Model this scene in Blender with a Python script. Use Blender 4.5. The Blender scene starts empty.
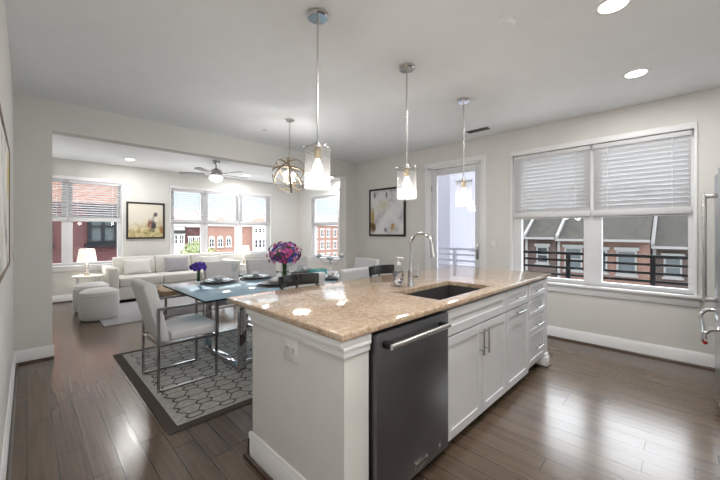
import bpy, bmesh, math, random
from mathutils import Vector, Matrix, Euler
random.seed(7)
S = bpy.context.scene
C = S.collection
D = bpy.data
PI = math.pi

# ------------------------------------------------------------------ camera
cam_d = D.cameras.new('camera'); cam = D.objects.new('camera', cam_d); C.objects.link(cam)
cam_d.sensor_width = 36.0
cam_d.lens = 331.5 / 720 * 36
cam_d.shift_y = -8 / 720
cam_d.clip_start = 0.01; cam_d.clip_end = 400
cam.location = (0, 0, 1.335)
_a = math.atan2(330, 331.5)
cam.rotation_euler = (PI / 2, 0, _a - PI / 2)
S.camera = cam

# ------------------------------------------------------------------ world, sun, exposure
W = D.worlds.new('sky'); S.world = W; W.use_nodes = True
nt = W.node_tree; nt.nodes.clear()
_o = nt.nodes.new('ShaderNodeOutputWorld'); _b = nt.nodes.new('ShaderNodeBackground')
_tc = nt.nodes.new('ShaderNodeTexCoord'); _sx = nt.nodes.new('ShaderNodeSeparateXYZ')
_r = nt.nodes.new('ShaderNodeValToRGB'); _m = nt.nodes.new('ShaderNodeMapRange')
nt.links.new(_tc.outputs['Generated'], _sx.inputs[0]); nt.links.new(_sx.outputs[2], _m.inputs[0])
_m.inputs[1].default_value = 0.10; _m.inputs[2].default_value = 0.34
_m.inputs[3].default_value = .82; _m.inputs[4].default_value = 6.5
nt.links.new(_sx.outputs[2], _r.inputs[0])
_r.color_ramp.elements[0].position = 0.0; _r.color_ramp.elements[0].color = (0.86, 0.93, 0.97, 1)
_r.color_ramp.elements[1].position = 0.5; _r.color_ramp.elements[1].color = (0.95, 0.97, 1.0, 1)
_e = _r.color_ramp.elements.new(0.14); _e.color = (0.66, 0.87, 0.97, 1)
nt.links.new(_r.outputs[0], _b.inputs[0]); nt.links.new(_m.outputs[0], _b.inputs[1]); nt.links.new(_b.outputs[0], _o.inputs[0])

sun_d = D.lights.new('sun', 'SUN'); sun_d.energy = 5.0; sun_d.angle = 0.02; sun_d.color = (1, 0.95, 0.87)
sun = D.objects.new('sun', sun_d); C.objects.link(sun)
sun.rotation_euler = Vector((-0.12, -1.0, -0.38)).to_track_quat('-Z', 'Y').to_euler()
S.view_settings.view_transform = 'Standard'; S.view_settings.look = 'None'
S.view_settings.exposure = 0.32; S.view_settings.gamma = 1.0; S.view_settings.use_curve_mapping = False
CAN_POWER = 12.5
PENDANT_POWER = 4.0
CHANDELIER_POWER = 19.0
FAN_POWER = 5.0
LAMP_POWER = 6.0
S.cycles.use_denoising = True
S.cycles.max_bounces = 10; S.cycles.diffuse_bounces = 5; S.cycles.transparent_max_bounces = 16
S.cycles.sample_clamp_indirect = 6.0; S.cycles.caustics_reflective = False; S.cycles.caustics_refractive = False

# ------------------------------------------------------------------ materials
def srgb(r, g, b):
    f = lambda c: (c / 255) / 12.92 if c / 255 <= 0.04045 else ((c / 255 + 0.055) / 1.055) ** 2.4
    return (f(r), f(g), f(b), 1)
def lin(r, g, b): return (r, g, b, 1)
class NT:
    def __init__(s, name):
        s.m = D.materials.new(name); s.m.use_nodes = True; s.t = s.m.node_tree
        s.p = s.t.nodes['Principled BSDF']; s.out = s.t.nodes['Material Output']
    def n(s, k, **kw):
        x = s.t.nodes.new(k)
        for a, v in kw.items(): setattr(x, a, v)
        return x
    def l(s, a, b): s.t.links.new(a, b)
    def math(s, op, a, b=None):
        x = s.n('ShaderNodeMath', operation=op)
        for i, v in enumerate((a, b)):
            if v is None: continue
            if isinstance(v, (int, float)): x.inputs[i].default_value = v
            else: s.l(v, x.inputs[i])
        return x.outputs[0]
    def coord(s): return s.n('ShaderNodeTexCoord').outputs['Object']
    def noise(s, scale, detail=3, co=None, rough=.5):
        x = s.n('ShaderNodeTexNoise'); x.inputs['Scale'].default_value = scale; x.inputs['Detail'].default_value = detail
        x.inputs['Roughness'].default_value = rough
        s.l(co if co is not None else s.coord(), x.inputs['Vector']); return x.outputs[0]
    def ramp(s, fac, stops):
        x = s.n('ShaderNodeValToRGB'); e = x.color_ramp.elements
        while len(e) < len(stops): e.new(0.5)
        for i, (p, c) in enumerate(stops): e[i].position = p; e[i].color = c
        s.l(fac, x.inputs[0]); return x.outputs[0]
    def mix(s, fac, a, b, blend='MIX'):
        x = s.n('ShaderNodeMix', data_type='RGBA', blend_type=blend)
        for i, v in ((0, fac), (6, a), (7, b)):
            if isinstance(v, (int, float)): x.inputs[i].default_value = v
            elif isinstance(v, tuple): x.inputs[i].default_value = v
            else: s.l(v, x.inputs[i])
        return x.outputs[2]
    def bump(s, h, strength=.2, dist=.01):
        x = s.n('ShaderNodeBump'); x.inputs['Strength'].default_value = strength; x.inputs['Distance'].default_value = dist
        s.l(h, x.inputs['Height']); s.l(x.outputs[0], s.p.inputs['Normal'])
    def mapping(s, scale=(1, 1, 1), rot=(0, 0, 0), co=None):
        x = s.n('ShaderNodeMapping'); x.inputs['Scale'].default_value = scale; x.inputs['Rotation'].default_value = rot
        s.l(co if co is not None else s.coord(), x.inputs['Vector']); return x.outputs[0]

def mat(name, col, rough=.5, metal=0.0, spec=.5, var=0.0, vscale=6, bump=0.0, bscale=60, coat=0.0, emit=None, es=0, trans=0, sheen=0):
    k = NT(name); p = k.p
    p.inputs['Base Color'].default_value = col; p.inputs['Roughness'].default_value = rough
    p.inputs['Metallic'].default_value = metal; p.inputs['Specular IOR Level'].default_value = spec
    p.inputs['Coat Weight'].default_value = coat; p.inputs['Transmission Weight'].default_value = trans
    p.inputs['Sheen Weight'].default_value = sheen
    f = k.noise(vscale, 4)
    v = max(var, .015)
    lo = tuple(c * (1 - v) for c in col[:3]) + (1,); hi = tuple(min(1, c * (1 + v)) for c in col[:3]) + (1,)
    k.l(k.ramp(f, [(.3, lo), (.7, hi)]), p.inputs['Base Color'])
    if bump: k.bump(k.noise(bscale, 2), bump)
    if emit:
        p.inputs['Emission Color'].default_value = emit; p.inputs['Emission Strength'].default_value = es
    return k.m

def glass_mat(name, tint=(1, 1, 1, 1), refl=1.0, ior=1.45, body=None, bodyfac=0.0, rough=0.0):
    k = NT(name); t = k.t; t.nodes.remove(k.p)
    tr = k.n('ShaderNodeBsdfTransparent'); tr.inputs[0].default_value = tint
    gl = k.n('ShaderNodeBsdfGlossy'); gl.inputs['Roughness'].default_value = rough; gl.inputs[0].default_value = (refl, refl, refl, 1)
    fr = k.n('ShaderNodeFresnel'); fr.inputs[0].default_value = ior
    base = tr.outputs[0]
    if body:
        df = k.n('ShaderNodeBsdfDiffuse'); df.inputs[0].default_value = body
        tl = k.n('ShaderNodeBsdfTranslucent'); tl.inputs[0].default_value = body
        ad = k.n('ShaderNodeMixShader'); ad.inputs[0].default_value = .5; k.l(df.outputs[0], ad.inputs[1]); k.l(tl.outputs[0], ad.inputs[2])
        mm = k.n('ShaderNodeMixShader'); mm.inputs[0].default_value = bodyfac; k.l(base, mm.inputs[1]); k.l(ad.outputs[0], mm.inputs[2]); base = mm.outputs[0]
    ge = k.n('ShaderNodeNewGeometry'); ff = k.math('MULTIPLY', fr.outputs[0], k.math('SUBTRACT', 1.0, ge.outputs['Backfacing']))
    mx = k.n('ShaderNodeMixShader'); k.l(ff, mx.inputs[0]); k.l(base, mx.inputs[1]); k.l(gl.outputs[0], mx.inputs[2])
    k.l(mx.outputs[0], k.out.inputs[0]); return k.m

M = {}
M['wall'] = mat('wall_paint', srgb(222, 221, 217), .9, bump=.03, bscale=250)
M['ceiling'] = mat('ceiling_paint', srgb(240, 243, 245), .95)
M['white'] = mat('white_trim_paint', srgb(238, 238, 239), .4)
M['vinyl'] = mat('white_vinyl', srgb(222, 223, 226), .45)
M['cab'] = mat('cabinet_paint', srgb(210, 210, 212), .35)
M['shoe'] = mat('dark_shoe_wood', srgb(78, 62, 50), .4, var=.2)
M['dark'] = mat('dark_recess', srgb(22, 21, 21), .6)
M['black'] = mat('black_metal', srgb(16, 18, 23), .6, spec=.15)
M['blackplastic'] = mat('black_plastic', srgb(18, 18, 19), .35)
M['chrome'] = mat('chrome', lin(.62, .62, .63), .08, 1)
M['nickel'] = mat('brushed_nickel', lin(.55, .54, .53), .25, 1)
M['gunmetal'] = mat('polished_steel', lin(.42, .42, .42), .16, 1)
M['fanblade'] = mat('grey_fan_blade', srgb(112, 112, 114), .5)
M['steel'] = mat('stainless_steel', lin(.52, .52, .53), .28, 1, var=.05)
M['blacksteel'] = mat('black_stainless_steel', lin(.13, .13, .138), .32, .75, var=.05)
M['upholstery'] = mat('pale_upholstery', srgb(206, 206, 207), .85, bump=.08, bscale=300, sheen=.2)
M['sofa'] = mat('cream_sofa_fabric', srgb(214, 211, 205), .9, bump=.1, bscale=300, sheen=.2)
M['pouf'] = mat('white_boucle', srgb(208, 207, 206), .95, bump=.3, bscale=180, sheen=.3)
M['pillow'] = mat('white_pillow', srgb(226, 225, 222), .9, bump=.1, bscale=200)
M['greypillow'] = mat('lilac_grey_pillow', srgb(168, 165, 172), .9, bump=.1, bscale=200)
M['brass'] = mat('brass', lin(.62, .48, .28), .25, 1)
M['bronze'] = mat('antique_bronze', lin(.30, .24, .17), .35, .9)
M['frameblack'] = mat('black_frame_wood', srgb(38, 34, 30), .45, var=.15)
M['framebrown'] = mat('brown_frame_wood', srgb(112, 96, 74), .5, var=.15)
M['mat_white'] = mat('white_plastic', srgb(226, 226, 224), .4)
M['slot'] = mat('outlet_slot', srgb(60, 60, 60), .6)
M['porcelain'] = mat('grey_porcelain', srgb(176, 178, 180), .15, coat=.4)
M['darkplate'] = mat('dark_stoneware', srgb(134, 135, 139), .2, coat=.4)
M['placemat'] = mat('charcoal_placemat', srgb(92, 92, 94), .8, bump=.3, bscale=200)
M['napkin'] = mat('grey_napkin', srgb(200, 200, 202), .9)
M['stoolwood'] = mat('espresso_wood', srgb(26, 24, 23), .22, coat=.5, var=.2)
M['sinkstone'] = mat('dark_composite', srgb(58, 57, 57), .55, var=.2, vscale=80)
M['woodtop'] = mat('weathered_wood', srgb(150, 125, 100), .6, var=.3, vscale=14)
def slat_mat(name, tr):
    k = NT(name); k.p.inputs['Base Color'].default_value = srgb(226, 226, 228); k.p.inputs['Roughness'].default_value = .5
    tl = k.n('ShaderNodeBsdfTranslucent'); tl.inputs[0].default_value = srgb(236, 238, 240)
    mx = k.n('ShaderNodeMixShader'); mx.inputs[0].default_value = tr
    k.l(k.p.outputs[0], mx.inputs[1]); k.l(tl.outputs[0], mx.inputs[2]); k.l(mx.outputs[0], k.out.inputs[0]); return k.m
M['slate'] = slat_mat('slat_white', .15); M['slat_thin'] = slat_mat('thin_slat_white', .28)
M['stem'] = mat('flower_stem', srgb(60, 95, 45), .6, var=.2)
M['magenta'] = mat('magenta_petal', srgb(186, 88, 152), .7, var=.25, vscale=20)
M['purple'] = mat('purple_petal', srgb(112, 70, 128), .7, var=.25, vscale=20)
M['blueviolet'] = mat('violet_petal', srgb(98, 84, 166), .7, var=.2, vscale=20)
M['leaf'] = mat('tree_leaf', srgb(120, 132, 84), .7, var=.35, vscale=1.2)
M['bark'] = mat('tree_bark', srgb(90, 75, 60), .9, var=.3)
M['red'] = mat('red_enamel', srgb(150, 25, 30), .3)
M['candle'] = mat('candle_wax', srgb(235, 232, 225), .6)
M['vent'] = mat('grey_vent', srgb(110, 110, 110), .6)
M['glass'] = glass_mat('window_glass')
M['doorglass'] = glass_mat('door_glass', body=srgb(236, 236, 250), bodyfac=.22)
M['clear'] = glass_mat('clear_glass', tint=(.93, .95, .95, 1), ior=1.4)
M['shade_glass'] = glass_mat('seeded_glass', tint=(.97, .97, .97, 1), body=(.95, .95, .95, 1), bodyfac=.075, ior=1.25)
M['tableglass'] = glass_mat('blue_table_glass', tint=(.72, .86, .95, 1), body=srgb(196, 224, 240), bodyfac=.85, ior=1.3)  # blue tint, with the sky's reflection put into the body colour
M['bulb'] = mat('warm_bulb', (1, .9, .72, 1), .4, emit=(1, .95, .88, 1), es=4)
M['lampbulb'] = mat('fan_lamp_bowl', (1, 1, 1, 1), .4, emit=(1, .97, .92, 1), es=3)
M['led'] = mat('led_diffuser', (1, 1, 1, 1), .4, emit=(1, .98, .95, 1), es=6)
M['lampshade'] = mat('lit_lampshade', srgb(250, 244, 232), .8, emit=(1, .95, .86, 1), es=.55)
M['brick_red'] = None

def floor_mat():
    k = NT('hand_scraped_plank_floor'); co = k.coord()
    sp = k.n('ShaderNodeSeparateXYZ'); k.l(co, sp.inputs[0]); x, y = sp.outputs[0], sp.outputs[1]
    r = k.math('DIVIDE', x, .127); row = k.math('FLOOR', r); fr = k.math('FRACT', r)
    w1 = k.n('ShaderNodeTexWhiteNoise', noise_dimensions='1D'); k.l(row, w1.inputs['W'])
    yy = k.math('DIVIDE', k.math('ADD', y, k.math('MULTIPLY', w1.outputs[0], 7.3)), 1.25)
    pid = k.math('ADD', k.math('FLOOR', yy), k.math('MULTIPLY', row, 17.31)); fy = k.math('FRACT', yy)
    w2 = k.n('ShaderNodeTexWhiteNoise', noise_dimensions='1D'); k.l(pid, w2.inputs['W'])
    grain = k.noise(1.0, 6, k.mapping((44, 1.6, 1), co=co), .55)
    fine = k.noise(1.0, 3, k.mapping((120, 5, 1), co=co), .6)
    c1 = k.ramp(w2.outputs[0], [(0, srgb(84, 69, 56)), (.5, srgb(97, 81, 67)), (1, srgb(110, 93, 78))])
    c2 = k.mix(.55, c1, k.ramp(grain, [(.25, srgb(72, 58, 47)), (.75, srgb(116, 98, 83))]))
    ex = k.math('MINIMUM', fr, k.math('SUBTRACT', 1.0, fr)); ey = k.math('MINIMUM', fy, k.math('SUBTRACT', 1.0, fy))
    sx = k.math('LESS_THAN', ex, .018); sy = k.math('LESS_THAN', ey, .0022); seam = k.math('MAXIMUM', sx, sy)
    k.l(k.mix(k.math('MULTIPLY', seam, .9), c2, srgb(38, 31, 27)), k.p.inputs['Base Color'])
    k.l(k.math('ADD', .12, k.math('MULTIPLY', grain, .20)), k.p.inputs['Roughness'])
    h = k.math('SUBTRACT', k.math('ADD', k.math('MULTIPLY', grain, .5), k.math('MULTIPLY', fine, .3)), k.math('MULTIPLY', seam, .7))
    k.p.inputs['IOR'].default_value = 1.65
    k.bump(h, .13, .004); return k.m
M['floor'] = floor_mat()

def granite():
    k = NT('tan_granite'); co = k.coord()
    a = k.noise(4.5, 6, co, .65); b = k.noise(34, 5, co, .75); c = k.noise(85, 3, co, .6); d = k.noise(22, 5, co, .7)
    c1 = k.ramp(a, [(.32, srgb(152, 128, 106)), (.5, srgb(188, 164, 140)), (.66, srgb(210, 191, 169))])
    c2 = k.mix(.55, c1, k.ramp(b, [(.32, srgb(104, 84, 70)), (.48, srgb(186, 158, 131)), (.66, srgb(222, 206, 184))]))
    spk = k.ramp(c, [(.33, (1, 1, 1, 1)), (.40, (0, 0, 0, 1))])
    c3 = k.mix(k.math('MULTIPLY', spk, .75), c2, srgb(84, 70, 62))
    spd = k.ramp(d, [(.66, (0, 0, 0, 1)), (.74, (1, 1, 1, 1))])
    c4 = k.mix(k.math('MULTIPLY', spd, .55), c3, srgb(104, 84, 72))
    k.l(c4, k.p.inputs['Base Color']); k.p.inputs['Roughness'].default_value = .07
    k.p.inputs['IOR'].default_value = 1.75
    return k.m
M['granite'] = granite()

def brick(name, c1, c2, mortar):
    k = NT(name); co = k.coord()
    sp = k.n('ShaderNodeSeparateXYZ'); k.l(co, sp.inputs[0])
    cb = k.n('ShaderNodeCombineXYZ'); k.l(k.math('ADD', sp.outputs[0], sp.outputs[1]), cb.inputs[0]); k.l(sp.outputs[2], cb.inputs[1])
    b = k.n('ShaderNodeTexBrick'); k.l(cb.outputs[0], b.inputs[0]); b.inputs['Scale'].default_value = 1.0
    b.inputs['Color1'].default_value = c1; b.inputs['Color2'].default_value = c2; b.inputs['Mortar'].default_value = mortar
    b.inputs['Mortar Size'].default_value = .012; b.inputs['Brick Width'].default_value = .30; b.inputs['Row Height'].default_value = .10
    f = k.noise(1.2, 4, co)
    k.l(k.mix(.3, b.outputs[0], k.ramp(f, [(.3, c1), (.7, c2)])), k.p.inputs['Base Color'])
    k.p.inputs['Roughness'].default_value = .9; k.p.inputs['Specular IOR Level'].default_value = .1; k.bump(b.outputs[1], .2, .01); return k.m
M['brick_orange'] = brick('orange_brick', lin(.080, .043, .034), lin(.115, .064, .050), lin(.11, .09, .08))
M['brick_dark'] = brick('dark_brown_brick', lin(.038, .026, .024), lin(.052, .034, .030), lin(.055, .05, .045))
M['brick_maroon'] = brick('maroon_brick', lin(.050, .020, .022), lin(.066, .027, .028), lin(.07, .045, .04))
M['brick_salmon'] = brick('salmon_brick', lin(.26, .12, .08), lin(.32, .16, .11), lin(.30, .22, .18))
M['brick_street'] = brick('street_brick', lin(.17, .085, .066), lin(.21, .11, .085), lin(.22, .18, .16))
M['shingle'] = mat('grey_shingle', lin(.031, .030, .028), .95, spec=.05, var=.3, vscale=6)
M['shingle_warm'] = mat('warm_shingle', lin(.20, .16, .15), .95, spec=.05, var=.2, vscale=2)
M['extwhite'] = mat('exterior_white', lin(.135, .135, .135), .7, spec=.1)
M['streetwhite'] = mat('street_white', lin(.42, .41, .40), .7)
M['extlilac'] = mat('pale_lilac_render', lin(.165, .165, .20), .8, var=.05)
M['extpane'] = mat('exterior_pane', lin(.018, .024, .028), .25, spec=.15)
M['extblind'] = mat('exterior_pane_blind', lin(.045, .055, .06), .3, spec=.15)
M['asphalt'] = mat('pale_concrete', lin(.55, .55, .54), .95, var=.2)
M['deck'] = mat('balcony_deck', lin(.2, .2, .2), .8, var=.1)

# ------------------------------------------------------------------ mesh builder
class MB:
    def __init__(s): s.bm = bmesh.new(); s.mi = 0
    def _tag(s, fs):
        for f in fs: f.material_index = s.mi
    def box(s, x0, x1, y0, y1, z0, z1, b=0.0, seg=2, rot=None, piv=None):
        vs = [s.bm.verts.new((x, y, z)) for x in (x0, x1) for y in (y0, y1) for z in (z0, z1)]
        fs = [s.bm.faces.new([vs[i] for i in q]) for q in ((0, 1, 3, 2), (4, 6, 7, 5), (0, 4, 5, 1), (2, 3, 7, 6), (0, 2, 6, 4), (1, 5, 7, 3))]
        if rot is not None:
            c = Vector(piv) if piv is not None else Vector(((x0 + x1) / 2, (y0 + y1) / 2, (z0 + z1) / 2))
            bmesh.ops.rotate(s.bm, verts=vs, cent=c, matrix=Euler(rot).to_matrix())
        s._tag(fs)
        if b:
            es = list({e for f in fs for e in f.edges})
            r = bmesh.ops.bevel(s.bm, geom=es, offset=b, segments=seg, profile=.5, affect='EDGES')
            s._tag(r['faces'])
        return s
    def prism(s, pts, axis, a0, a1, b=0.0, seg=2):
        def P(p, a): return {'x': (a, p[0], p[1]), 'y': (p[0], a, p[1]), 'z': (p[0], p[1], a)}[axis]
        v0 = [s.bm.verts.new(P(p, a0)) for p in pts]; v1 = [s.bm.verts.new(P(p, a1)) for p in pts]
        n = len(pts); fs = [s.bm.faces.new(v0[::-1]), s.bm.faces.new(v1)]
        for i in range(n): fs.append(s.bm.faces.new([v0[i], v0[(i + 1) % n], v1[(i + 1) % n], v1[i]]))
        s._tag(fs)
        if b:
            es = list({e for f in fs for e in f.edges})
            r = bmesh.ops.bevel(s.bm, geom=es, offset=b, segments=seg, profile=.5, affect='EDGES'); s._tag(r['faces'])
        return s
    def poly(s, pts):
        s._tag([s.bm.faces.new([s.bm.verts.new(p) for p in pts])]); return s
    def lathe(s, prof, c=(0, 0, 0), seg=24, mtx=None):
        rings = []
        for r, z in prof:
            if r < 1e-6: rings.append([s.bm.verts.new((c[0], c[1], c[2] + z))])
            else: rings.append([s.bm.verts.new((c[0] + r * math.cos(2 * PI * i / seg), c[1] + r * math.sin(2 * PI * i / seg), c[2] + z)) for i in range(seg)])
        fs = []
        for A, B in zip(rings, rings[1:]):
            if len(A) == 1 and len(B) == 1: continue
            for i in range(seg):
                j = (i + 1) % seg
                if len(A) == 1: fs.append(s.bm.faces.new([A[0], B[i], B[j]]))
                elif len(B) == 1: fs.append(s.bm.faces.new([A[i], B[0], A[j]]))
                else: fs.append(s.bm.faces.new([A[i], B[i], B[j], A[j]]))
        s._tag(fs)
        if mtx is not None: bmesh.ops.transform(s.bm, matrix=mtx, verts=[v for R in rings for v in R])
        return s
    def tube(s, path, r, seg=10, caps=True, closed=False, square=False):
        pts = [Vector(p) for p in path]; n = len(pts); rr = r if isinstance(r, (list, tuple)) else [r] * n
        if square: seg = 4
        rings = []; up = None
        for i, p in enumerate(pts):
            if closed: t = pts[(i + 1) % n] - pts[i - 1]
            else: t = (pts[min(i + 1, n - 1)] - pts[max(i - 1, 0)])
            t.normalize()
            if up is None:
                up = Vector((0, 0, 1)) if abs(t.z) < .9 else Vector((1, 0, 0))
            a = t.cross(up); a.normalize(); bb = a.cross(t); bb.normalize(); up = bb
            off = PI / 4 if square else 0; k = math.sqrt(2) if square else 1
            rings.append([s.bm.verts.new(p + (a * math.cos(off + 2 * PI * j / seg) + bb * math.sin(off + 2 * PI * j / seg)) * rr[i] * k) for j in range(seg)])
        fs = []
        for i in range(n if closed else n - 1):
            A, B = rings[i], rings[(i + 1) % n]
            for j in range(seg): fs.append(s.bm.faces.new([A[j], A[(j + 1) % seg], B[(j + 1) % seg], B[j]]))
        if caps and not closed:
            fs.append(s.bm.faces.new(rings[0][::-1])); fs.append(s.bm.faces.new(rings[-1]))
        s._tag(fs); return s
    def bar(s, p0, p1, r): return s.tube([p0, p1], r, square=True)
    def rod(s, p0, p1, r, seg=10): return s.tube([p0, p1], r, seg)
    def sphere(s, c, r, sub=2, sc=(1, 1, 1)):
        m = Matrix.Translation(c) @ Matrix.Diagonal((r * sc[0], r * sc[1], r * sc[2], 1))
        k = bmesh.ops.create_icosphere(s.bm, subdivisions=sub, radius=1, matrix=m)
        s._tag({f for v in k['verts'] for f in v.link_faces}); return s
    def pillow(s, w, h, t, mtx, n=10):
        g = []
        for side in (1, -1):
            grid = []
            for i in range(n + 1):
                row = []
                for j in range(n + 1):
                    u, v = 2 * i / n - 1, 2 * j / n - 1
                    e = max(0, (1 - u ** 4)) ** .5 * max(0, (1 - v ** 4)) ** .5
                    pin = 1 - .10 * (1 - abs(u) ** 2) * abs(v) ** 3; pin2 = 1 - .10 * (1 - abs(v) ** 2) * abs(u) ** 3
                    row.append(s.bm.verts.new(mtx @ Vector((u * w / 2 * pin2, side * t / 2 * e, v * h / 2 * pin))))
                grid.append(row)
            for i in range(n):
                for j in range(n):
                    q = [grid[i][j], grid[i + 1][j], grid[i + 1][j + 1], grid[i][j + 1]]
                    s._tag([s.bm.faces.new(q if side < 0 else q[::-1])])
            g += [v for r in grid for v in r]
        bmesh.ops.remove_doubles(s.bm, verts=g, dist=1e-5); return s
    def build(s, name, material, parent=None, world=False, smooth=35, loc=None):
        me = D.meshes.new(name)
        if world and parent is not None:
            bmesh.ops.transform(s.bm, matrix=wmat(parent).inverted(), verts=s.bm.verts)
        bmesh.ops.recalc_face_normals(s.bm, faces=s.bm.faces)
        s.bm.to_mesh(me); s.bm.free()
        for m in (material if isinstance(material, (list, tuple)) else [material]): me.materials.append(m)
        if smooth:
            me.shade_smooth(); me.set_sharp_from_angle(angle=math.radians(smooth))
        o = D.objects.new(name, me); C.objects.link(o)
        if parent is not None: o.parent = parent
        if loc is not None: o.location = loc
        return o
def wmat(o):
    m = Matrix.LocRotScale(o.location, o.rotation_euler, o.scale)
    return wmat(o.parent) @ m if o.parent else m

def tag(o, label, cat, group=None):
    o['label'] = label; o['category'] = cat
    if group: o['group'] = group
    return o
def thing(name, label, cat, loc=(0, 0, 0), rz=0.0, group=None):
    o = D.objects.new(name, None); C.objects.link(o); o.empty_display_size = .1
    o.location = loc; o.rotation_euler = (0, 0, rz); return tag(o, label, cat, group)
def struct(o, label=None, cat=None):
    o['kind'] = 'structure'
    if label: o['label'] = label
    if cat: o['category'] = cat
    return o
def sroot(name, label, cat, loc=(0, 0, 0)):
    return struct(D_empty(name, loc), label, cat)
def D_empty(name, loc):
    o = D.objects.new(name, None); C.objects.link(o); o.location = loc; o.empty_display_size = .1; return o
def kids(o): return [c for c in D.objects if c.parent == o]
def dup(root, loc, rz=None, label=None):
    def rec(o, par):
        c = o.copy(); C.objects.link(c); c.parent = par
        for ch in kids(o): rec(ch, c)
        return c
    r = rec(root, root.parent); r.location = loc
    if rz is not None: r.rotation_euler = (0, 0, rz)
    if label: r['label'] = label
    return r

# ------------------------------------------------------------------ room shell
H = 2.73
XR, XL, YB, YD, XRL, YBK = 4.71, -0.095, 8.45, 4.80, 5.86, -0.95
T = .16
def wall_cells(mb, axis, p0, p1, u0, u1, z0, z1, holes):
    us = sorted({u0, u1, *[h[0] for h in holes], *[h[1] for h in holes]}); zs = sorted({z0, z1, *[h[2] for h in holes], *[h[3] for h in holes]})
    for a, b in zip(us, us[1:]):
        for c, d in zip(zs, zs[1:]):
            mu, mz = (a + b) / 2, (c + d) / 2
            if any(h[0] < mu < h[1] and h[2] < mz < h[3] for h in holes): continue
            if axis == 'x': mb.box(p0, p1, a, b, c, d)
            else: mb.box(a, b, p0, p1, c, d)
    bmesh.ops.remove_doubles(mb.bm, verts=mb.bm.verts, dist=1e-5)
    # drop the doubled inner faces between touching cells
    seen = {}
    for f in list(mb.bm.faces):
        k = tuple(round(v, 4) for v in f.calc_center_median())
        seen.setdefault(k, []).append(f)
    bmesh.ops.delete(mb.bm, geom=[f for L in seen.values() if len(L) > 1 for f in L], context='FACES_ONLY')
    return mb

o = MB().box(-.9, XRL + T, -1.2, YB + T, -.2, 0).build('floor', M['floor']); struct(o, 'dark brown hand scraped wood plank floor', 'floor')
o = MB().box(-.9, XRL + T, -1.2, YB + T, H, H + .2).build('ceiling', M['ceiling']); struct(o, 'flat pale grey ceiling', 'ceiling')
BIGW = (-.03, 1.73, .70, 2.37); DOOR = (2.17, 3.07, .0, 2.39)
mb = wall_cells(MB(), 'x', XR, XR + T, YBK - T, YD + .0, 0, H, [BIGW, DOOR])
struct(mb.build('wall_right', M['wall']), 'grey beige wall with the wide window and the patio door', 'wall')
struct(MB().box(XL - T, XL, YBK - T, YD, 0, H).build('wall_left', M['wall']), 'grey beige wall beside the abstract picture', 'wall')
struct(MB().box(XL - T, XR + T, YBK - T, YBK, 0, H).build('wall_back', M['wall']), 'grey beige wall behind the kitchen', 'wall')
mb = wall_cells(MB(), 'y', YD, YD + .17, -.66, XRL + T, 0, H, [(.19, 4.43, 0, 2.412)])
struct(mb.build('wall_partition', M['wall']), 'grey beige partition with wide opening to the living room', 'wall')
LW = (-.36, 1.40, .69, 2.34); TW = (2.33, 4.88, .76, 2.34)
mb = wall_cells(MB(), 'y', YB, YB + T, -.66, XRL + T, 0, H, [LW, TW])
struct(mb.build('wall_far', M['wall']), 'grey beige far wall of the living room with windows', 'wall')
SW = (6.62, 7.84, .62, 2.34)
mb = wall_cells(MB(), 'x', XRL, XRL + T, YD + .17, YB, 0, H, [SW])
struct(mb.build('wall_living_right', M['wall']), 'grey beige right wall of the living room', 'wall')
struct(MB().box(-.66, -.5, YD + .17, YB, 0, H).build('wall_living_left', M['wall']), 'grey beige left wall of the living room', 'wall')

# baseboards + dark shoe mouldings
def base(nm, axis, p, d, u0, u1, k):
    pr = [(p, 0), (p + d * .016, 0), (p + d * .016, .115), (p + d * .010, .125), (p + d * .006, .14), (p, .14)]
    sh = [(p + d * .016, 0), (p + d * .034, 0), (p + d * .034, .010), (p + d * .024, .020), (p + d * .016, .020)]
    ax = 'y' if axis == 'x' else 'x'
    struct(MB().prism(pr, ax, u0, u1).build('baseboard_' + nm, M['white']), 'white baseboard', 'baseboard')
    struct(MB().prism(sh, ax, u0, u1).build('trim_%d' % k, M['shoe']), 'dark shoe moulding', 'trim')
base('right', 'x', XR, -1, YBK, 2.10, 1); base('right_far', 'x', XR, -1, 3.13, YD, 2)
base('left', 'x', XL, 1, YBK, YD, 3)
base('pillar', 'y', YD, -1, XL, .205, 4); base('pillar_right', 'y', YD, -1, 4.415, XR, 5)
base('far', 'y', YB, -1, -.5, XRL, 6); base('living_right', 'x', XRL, -1, YD + .17, YB, 7)
base('living_left', 'x', -.5, 1, YD + .17, YB, 8); base('jamb_right', 'x', 4.43, -1, YD, YD + .17, 9)

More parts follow.
